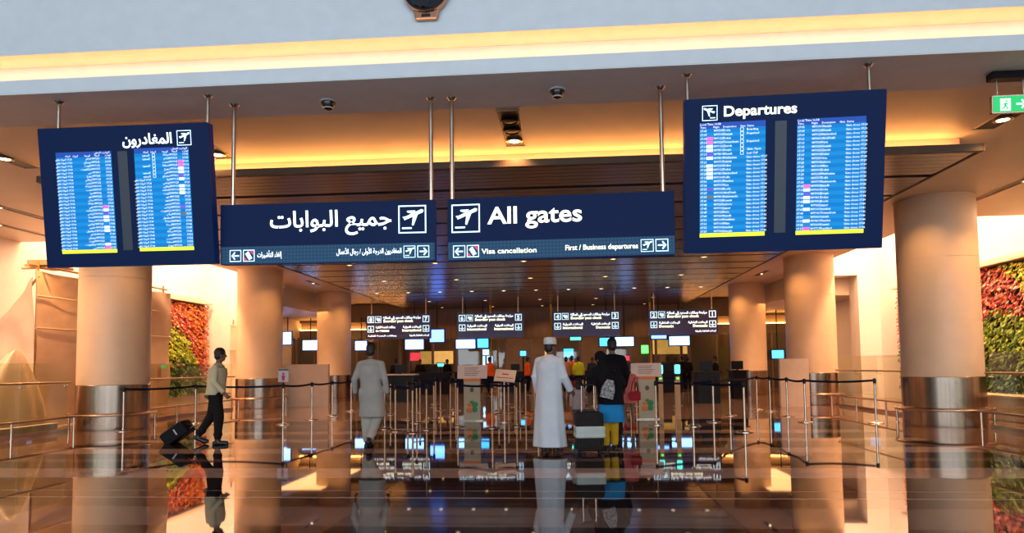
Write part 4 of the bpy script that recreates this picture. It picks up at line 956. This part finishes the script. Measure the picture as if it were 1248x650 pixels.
def hair_cap(root, j, hm, m=HAIR, long=False):
    mb = MB(); mb.ell((0, -.014, .046), (.086, .102, .100), mx=hm); mb.ell((0, -.045, -.01), (.078, .066, .085), mx=hm)
    if long: mb.ell((0, -.065, -.09), (.085, .055, .13), mx=hm); mb.ell((0, -.06, -.17), (.075, .045, .09), mx=hm)
    put(remesh(mb, .009, 2, 'hair'), 'hair', m, root)
def eyes(root, hm):
    mb = MB()
    for s in (-1, 1): mb.ell((s*.030, .083, .008), (.011, .008, .007), 10, 6, mx=hm)
    mb.build('eyes', EYEMAT, root, world=False)
def shirt(root, j, m, hem=.90, sleeve=1., voxel=.010, name='shirt', fat=.022, flare=0.):
    mb = MB(); f = fat
    rings = [ring((j['pelvis'].x, j['pelvis'].y, hem), .165+f+flare, .118+f+flare*.7, fold=5, amp=.03)]
    if hem < .9: rings.append(ring((j['pelvis'].x, j['pelvis'].y, .95), .165+f, .118+f, fold=5, amp=.015))
    rings += [ring(j['waist'], .145+f, .105+f, fold=4, amp=.02), ring(j['chest'], .172+f, .115+f), ring(j['chest']+V((0, 0, .10)), .178+f*.8, .108+f*.8), ring(j['neck']+V((0, -.005, -.055)), .13, .085), ring(j['neck']+V((0, -.006, .012)), .072, .068)]
    mb.loft(rings)
    for n, s in (('l', -1), ('r', 1)):
        e = j['el'+n]; w = e.lerp(j['wr'+n], .94); mb.caps(j['neck']-V((0, .004, .035)), j['sh'+n], .058, .064)
        if sleeve > .55: mb.caps(j['sh'+n], e, .064, .055); mb.cone(e-(w-e)*.1, w, .056, .042)
        else: mb.cone(j['sh'+n], j['sh'+n].lerp(e, .62), .066, .070)
    put(remesh(mb, voxel, 3, name), name, m, root)
def trousers(root, j, m, loose=.0, cuff=.045, voxel=.010, name='trousers', drop=.0):
    mb = MB(); mb.loft([ring(j['pelvis']+V((0, 0, -.13-drop)), .12+loose, .10+loose), ring(j['pelvis']+V((0, 0, -.02)), .170, .122), ring(j['pelvis']+V((0, 0, .09)), .155, .112)])
    for n in 'lr':
        h, k, a = j['hip'+n], j['kn'+n], j['an'+n]
        mb.caps(h, k, .094+loose, .066+loose); mb.cone(k, a+V((0, 0, .015)), .068+loose, cuff+loose*.6); mb.ell(k, (.066+loose,)*3)
        mb.ell(k.lerp(a, .75), (.055+loose, .058+loose, .07))
    put(remesh(mb, voxel, 3, name), name, m, root)
def person(label, loc, rz, H, j, cat='person', group=None, voxel=.007, female=False):
    t = thing('person', label, cat, loc, (0, 0, rz), group); t.scale = (H/1.75,)*3
    mb, hm = body_mesh(j, voxel, female=female); put(remesh(mb, voxel, 2, 'body'), 'body', SKIN, t)
    return t, hm
def cloth(n, c, r=.85, noise=.10, nscale=5): return mat(n, c, r, noise=noise, nscale=nscale, spec=.12)
c_yellow = cloth('pale_yellow_cotton', (.68, .58, .36)); c_black = cloth('black_cloth', (.009, .008, .010)); c_char = cloth('charcoal_cloth', (.018, .014, .013)); c_grey = cloth('grey_tunic_cloth', (.40, .37, .33)); c_robe = cloth('white_robe_cloth', (.74, .76, .80), noise=.04)
c_shoe = mat('black_leather', (.012, .010, .010), .35, noise=.2); c_blue = cloth('azure_cloth', (.02, .25, .55)); c_must = cloth('mustard_cloth', (.62, .36, .02)); c_pink = cloth('salmon_cloth', (.70, .17, .15)); c_blush = cloth('blush_cloth', (.55, .40, .38)); c_orange = cloth('orange_vest_cloth', (.85, .13, .02)); c_vest = cloth('yellow_vest_cloth', (.55, .62, .03)); c_tan = cloth('tan_cloth', (.45, .22, .10)); c_red = cloth('red_cloth', (.45, .03, .04)); c_denim = cloth('grey_denim', (.10, .11, .15))

def foot(px, py): return ground(px, py)
# 1 striding man in a yellow shirt pulling a case
g = foot(262, 542)
j = pose(turn=.5, pelvis=(0, 0, .93), waist=(0, .01, 1.07), chest=(0, .03, 1.27), neck=(0, .04, 1.46), head=(0, .075, 1.615), shl=(-.176, .03, 1.385), shr=(.176, .05, 1.385),
         hipl=(-.088, -.02, .92), knl=(-.10, -.10, .52), anl=(-.10, -.34, .15), liftl=.05, ftl=(-.10, .3, 0), hipr=(.088, .02, .92), knr=(.10, .10, .50), anr=(.09, .08, .085), ftr=(.09, .6, 0),
         ell=(-.25, -.12, 1.17), wrl=(-.25, -.22, .93), hdl=(-.02, -.22, -.5), curll=1.2, elr=(.25, .06, 1.13), wrr=(.24, .24, .93), hdr=(0, .30, -.35), curlr=.8)
t, hm = person('man in pale yellow shirt and dark trousers striding with a rolling case', (g.x, g.y, 0), -PI/2+.12, 1.72, j)
shirt(t, j, c_yellow, hem=.90, fat=.048); trousers(t, j, c_char, loose=.024); shoes(t, j, c_shoe); hair_cap(t, j, hm); eyes(t, hm)
# his case: tilted, wheels on the floor
def case(label, loc, rz, tilt, w, d, h, m, cat='suitcase', handle=.42, band=False):
    t = thing('suitcase', label, cat, loc, (tilt, 0, rz))
    MB().rbox((-w/2, -d/2, .055), (w/2, d/2, h), .045).build('shell', m, t, world=False, bevel=.02)
    for sx in (-1, 1):
        for sy in ((1,) if tilt else (-1, 1)):
            mb = MB(); mb.lathe([(.012, -.014), (.034, -.012), (.036, 0), (.034, .012), (.012, .014)], n=16); R = Matrix.Translation((sx*(w/2-.05), sy*(d/2-.045), .037)) @ Matrix.Rotation(PI/2, 4, 'Y')
            mb.v = [tuple(R @ V(v)) for v in mb.v]; mb.build('wheel', m_black, t, world=False)
    hb = MB()
    for sx in (-1, 1): hb.cone((sx*w*.24, d*.32, h-.02), (sx*w*.24, d*.32, h+handle), .010, .008, 8)
    hb.build('telescopic_rods', m_chrome, t, world=False)
    MB().caps((-w*.26, d*.32, h+handle), (w*.26, d*.32, h+handle), .016, .016).build('grip', m_black, t, world=False)
    MB().rbox((-.09, -.03, h+.012), (.09, .0, h+.032), .008).box((-.09, -.03, h-.006), (-.07, 0, h+.014)).box((.07, -.03, h-.006), (.09, 0, h+.014)).build('carry_handle', m_black, t, world=False)
    mb = MB().box((-w*.38, -d/2-.012, h*.16), (w*.38, -d/2+.004, h*.48)).box((-w*.38, -d/2-.012, h*.54), (w*.38, -d/2+.004, h*.88)); mb.build('front_pocket', m, t, world=False, bevel=.006)
    if band: 
        mb = MB(); rings = []
        for k, zz in enumerate((h*.40, h*.43, h*.50, h*.57, h*.64, h*.67)):
            e = .012+.006*(k in (1, 4))+.004*(k % 2); rings.append([(x*(w/2+e), y*(d/2+e+.012), zz) for x, y in ((-1, -.9), (-.85, -1), (.85, -1), (1, -.9), (1, .9), (.85, 1), (-.85, 1), (-1, .9))])
        mb.loft(rings, cap=False, smooth=False); mb.build('wrapped_band', cloth('white_wrap', (.62, .64, .58)), t, world=False)
    return t
m_case = mat('black_case_fabric', (.008, .007, .010), .6, noise=.25, nscale=30, spec=.15); m_case2 = mat('dark_brown_case', (.020, .015, .013), .6, noise=.25, nscale=20, spec=.15)
q = ground(207, 541)
ct = case('small black rolling case tilted behind the striding man', (q.x-.14, q.y+.05, .012), -PI/2+.12, -.95, .38, .24, .54, m_case, handle=.42)
MB().box((.190, -.06, .33), (.194, .05, .355)).build('pale_badge', m_plate, ct, world=False)
# 2 man in grey tunic walking away
g = foot(452, 546)
j = pose(pelvis=(.02, 0, .94), knl=(-.095, .06, .50), anl=(-.06, .0, .085), ftl=(-.06, .5, 0), knr=(.075, .10, .51), anr=(.03, -.16, .15), liftr=.06, ftr=(.03, .4, 0), ell=(-.27, -.05, 1.14), wrl=(-.285, .03, .90), elr=(.255, -.04, 1.14), wrr=(.27, .05, .90))
t, hm = person('man in long grey tunic and loose trousers walking away toward the lanes', (g.x, g.y, 0), -.05, 1.74, j)
shirt(t, j, c_grey, hem=.52, fat=.034, name='tunic', flare=.035); trousers(t, j, cloth('pale_grey_trousers', (.45, .42, .36)), loose=.032, cuff=.05); shoes(t, j, c_shoe); hair_cap(t, j, hm); eyes(t, hm)
# 3 man in a white robe
g = foot(671, 551)
j = pose(head=(.015, .03, 1.61), turn=-.45, anl=(-.09, .0, .085), anr=(.10, .03, .085), ell=(-.235, -.03, 1.15), wrl=(-.225, .05, .90), elr=(.245, .02, 1.145), wrr=(.275, .17, .935), hdr=(.12, .35, -.3), curlr=.4)
t, hm = person('man in ankle-length white robe and round white cap', (g.x, g.y, 0), -.45, 1.76, j)
mb = MB(); mb.loft([ring((.0, -.02, z), rx, ry, 44, 7, am, ph) for z, rx, ry, am, ph in ((.085, .262, .21, .05, 0), (.10, .268, .215, .05, 0), (.40, .245, .195, .04, .5), (.70, .224, .174, .026, 1.0), (.95, .212, .158, .012, 1.2), (1.10, .196, .146, .008, 1), (1.28, .204, .146, 0, 0), (1.38, .198, .128, 0, 0))]+[ring((0, -.01, 1.44), .125, .088, 44), ring((0, -.005, 1.495), .070, .066, 44)])
for n, s in (('l', -1), ('r', 1)):
    e = j['el'+n]; w2 = e.lerp(j['wr'+n], .97); mb.caps(j['neck']-V((0, .004, .035)), j['sh'+n], .060, .068); mb.caps(j['sh'+n], e, .068, .060); mb.cone(e-(w2-e)*.1, w2, .064, .060)
put(remesh(mb, .010, 2, 'robe'), 'robe', c_robe, t)
shoes(t, j, c_shoe); hair_cap(t, j, hm); eyes(t, hm)
mb = MB(); mb.loft([[hm @ V(p) for p in ring((0, -.012, z), rx, ry, 32)] for z, rx, ry in ((.045, .087, .107), (.055, .090, .110), (.125, .086, .104), (.150, .074, .090), (.158, .03, .04))]); cap = mb.build('cap', cloth('white_cap_cloth', (.72, .70, .66), noise=.18, nscale=40), t, world=False)
# 4 woman with the case: dark veil and top, azure tunic, mustard trousers
g = foot(744, 550)
j = pose(head=(-.13, .09, 1.575), neck=(-.07, .03, 1.45), chest=(-.02, .01, 1.28), shl=(-.225, .03, 1.38), shr=(.135, .01, 1.385), turn=.7, nod=-.15, ell=(-.26, .06, 1.17), wrl=(-.30, .26, 1.02), hdl=(-.10, .40, -.25), curll=1.0, elr=(.25, -.02, 1.15), wrr=(.24, .10, .92), anl=(-.075, .0, .085), anr=(.085, .02, .085), knl=(-.085, .02, .5), knr=(.09, .03, .5))
t, hm = person('woman in black veil, azure tunic and mustard trousers holding the grey case', (g.x, g.y, 0), .30, 1.58, j, female=True)
trousers(t, j, c_must, loose=.016, cuff=.052); shoes(t, j, c_shoe); eyes(t, hm)
mb = MB(); mb.loft([ring((.02, -.01, z), rx, ry, 40, 6, am, .6) for z, rx, ry, am in ((.50, .245, .19, .05), (.56, .245, .19, .04), (.80, .215, .165, .02), (1.0, .185, .14, .0), (1.1, .15, .11, 0))]); put(remesh(mb, .010, 2, 'tunic'), 'tunic', c_blue, t)
mb = MB(); mb.loft([ring(c, rx, ry, 40, 5, am) for c, rx, ry, am in (((.03, -.03, .80), .23, .18, .06), ((.02, -.02, .98), .225, .17, .03), ((-.015, -.02, 1.2), .215, .16, 0), ((-.045, .01, 1.35), .20, .135, 0), ((-.075, .03, 1.45), .12, .10, 0), ((-.11, .06, 1.51), .09, .09, 0))])
for n, s in (('l', -1), ('r', 1)):
    e = j['el'+n]; w2 = e.lerp(j['wr'+n], .95); mb.caps(j['neck']-V((0, .004, .03)), j['sh'+n], .064, .070); mb.caps(j['sh'+n], e, .070, .062); mb.cone(e-(w2-e)*.1, w2, .062, .046)
mb.ell((0, -.022, .035), (.098, .108, .115), mx=hm); mb.ell((0, -.035, -.08), (.092, .085, .10), mx=hm)
put(remesh(mb, .010, 3, 'veil_and_top'), 'veil_and_top', c_black, t)
bg = thing('shoulder_bag', 'black and white patterned shoulder bag at the veiled woman\'s back', 'bag', (g.x-.03, g.y-.235, .96), (0, .25, .2))
mbag = cloth('patterned_bag', (.32, .31, .30), noise=.95, nscale=26)
mb = MB(); mb.loft([[(x*(.10-.05*(k > 2)*(k-2)/2), y*.040, z*.85) for x, y in ((-1, -.6), (-.8, -1), (.8, -1), (1, -.6), (1, .6), (.8, 1), (-.8, 1), (-1, .6))] for k, z in enumerate((-.16, -.15, 0, .10, .17))], smooth=False); mb.build('pouch', mbag, bg, world=False)
MB().tube([(-.04, 0, .135), (-.03, .02, .24), (.02, .04, .33), (.07, .07, .40)], .010, 8).build('strap', c_black, bg, world=False)
q = ground(719, 555)
case('upright dark suitcase with a pale wrapped band, extended handle, by the robed man', (q.x, q.y+.12, .002), .12, 0, .40, .26, .63, m_case2, handle=.40, band=True)
# 5 man in black behind her
g = foot(746, 537)
j = pose(turn=.2, ell=(-.24, .0, 1.14), wrl=(-.22, .16, .93), elr=(.25, 0, 1.14), wrr=(.23, .12, .90))
t, hm = person('man dressed in black standing just behind the veiled woman', (g.x+.03, g.y, 0), .1, 1.80, j)
shirt(t, j, c_black, hem=.88, fat=.035, name='jacket'); trousers(t, j, c_char, loose=.01); shoes(t, j, c_shoe); hair_cap(t, j, hm); eyes(t, hm)
# 6 child
g = foot(706, 531)
j = pose(head=(0, .02, 1.60), ell=(-.24, .0, 1.14), elr=(.25, .03, 1.15), wrr=(.27, .15, .95))
t, hm = person('small child with dark hair, blush shirt and grey trousers by the white robe', (g.x, g.y, 0), .2, 1.08, j, voxel=.009)
hd = MB(); hd.ell((0, -.005, .02), (.098, .115, .125), mx=hm); 
shirt(t, j, c_blush, hem=.80, fat=.045); trousers(t, j, c_denim, loose=.02); shoes(t, j, c_shoe)
mb = MB(); mb.ell((0, -.03, .045), (.115, .122, .125), mx=hm); mb.ell((0, -.07, -.10), (.11, .07, .15), mx=hm); put(remesh(mb, .01, 2, 'hair'), 'hair', HAIR, t); eyes(t, hm)
# 7 girl in salmon dress
g = foot(765, 521)
j = pose(ell=(-.25, 0, 1.14), elr=(.26, .03, 1.15), wrr=(.27, .14, .94), anl=(-.08, .02, .085), anr=(.14, -.05, .085), knr=(.12, .0, .5))
t, hm = person('girl in salmon dress and red shoes behind the man in black', (g.x+.02, g.y, 0), -.25, 1.36, j, voxel=.009, female=True)
shirt(t, j, c_pink, hem=.66, fat=.035, name='dress', flare=.06, sleeve=.4); shoes(t, j, c_red); hair_cap(t, j, hm, long=True); eyes(t, hm)
bg = thing('shoulder_bag', 'small dark bag hanging at the salmon dress', 'bag', (g.x+.15, g.y-.24, .68), (0, 0, -.3))
MB().rbox((-.11, -.05, -.10), (.11, .05, .09), .03).build('pouch', c_red, bg, world=False, bevel=.01); MB().tube([(-.09, 0, .08), (-.06, .0, .25), (0, .03, .38)], .008, 8).build('strap', c_black, bg, world=False)
# far figures at the gates
def far_person(px, Y, H, top, low, label, rz=0., vest=None, **k):
    a = at_y(px, 450, Y); j = pose(**k)
    t, hm = person(label, (a.x, Y, 0), rz, H, j, voxel=.012)
    shirt(t, j, top, hem=.86, fat=.03, voxel=.014); trousers(t, j, low, loose=.012, voxel=.014); shoes(t, j, c_shoe); hair_cap(t, j, hm)
    if vest: 
        mb = MB(); mb.loft([ring(j['pelvis']+V((0, 0, -.02)), .205, .158), ring(j['waist'], .19, .15), ring(j['chest']+V((0, 0, .03)), .212, .155), ring(j['neck']+V((0, 0, -.07)), .165, .125)]); put(remesh(mb, .014, 2, 'vest'), 'vest', vest, t)
    return t
far_person(597, 32.3, 1.76, c_orange, c_black, 'guard in bright orange standing before the yellow pole', .9)
far_person(643, 33.0, 1.74, c_orange, c_black, 'guard in orange leaning toward the robed man\'s shoulder', -1.1)
far_person(690, 32.6, 1.72, c_tan, c_black, 'person in tan top, first of the three behind the child', .2)
far_person(697, 32.9, 1.78, c_orange, c_red, 'person in orange top between the tan top and the yellow vest', .1)
far_person(705, 32.4, 1.74, c_vest, c_black, 'person in yellow-green vest, last of the three behind the child', -.2)
far_person(832, 34.0, 1.72, c_black, c_black, 'person in dark clothes behind the lit gate posts, taller', .4)
far_person(838, 34.6, 1.68, c_char, c_black, 'person in dark clothes behind the lit gate posts, partly hidden', -.4)
far_person(872, 27.0, 1.62, c_black, c_black, 'guard in dark uniform with yellow vest behind the black counter', 1.4, vest=None)
o = far_person(482, 31.0, 1.70, c_black, c_char, 'person in dark clothes behind the pale podium', .6)
far_person(512, 35.2, 1.72, c_char, c_black, 'person in charcoal at the dark desk below the eight seven sign', PI)
far_person(545, 34.8, 1.70, c_black, c_black, 'person in black at the dark desk near the notice pedestal', PI-.4)
far_person(722, 34.6, 1.70, c_char, c_black, 'person in charcoal behind the desk beside the yellow vest', PI)

# ------------------------------------------------------------------ view
SC.view_settings.view_transform = 'Standard'; SC.view_settings.look = 'None'; SC.view_settings.exposure = 0.0; SC.view_settings.gamma = 1.0
SC.view_settings.use_curve_mapping = False
SC.cycles.use_denoising = True
SC.cycles.max_bounces = 8; SC.cycles.diffuse_bounces = 3; SC.cycles.glossy_bounces = 5; SC.cycles.transparent_max_bounces = 12; SC.cycles.transmission_bounces = 4
SC.cycles.sample_clamp_indirect = 6.0; SC.cycles.caustics_reflective = False; SC.cycles.caustics_refractive = False
SC.cycles.blur_glossy = .5
for m in _dummy: bpy.data.materials.remove(m)
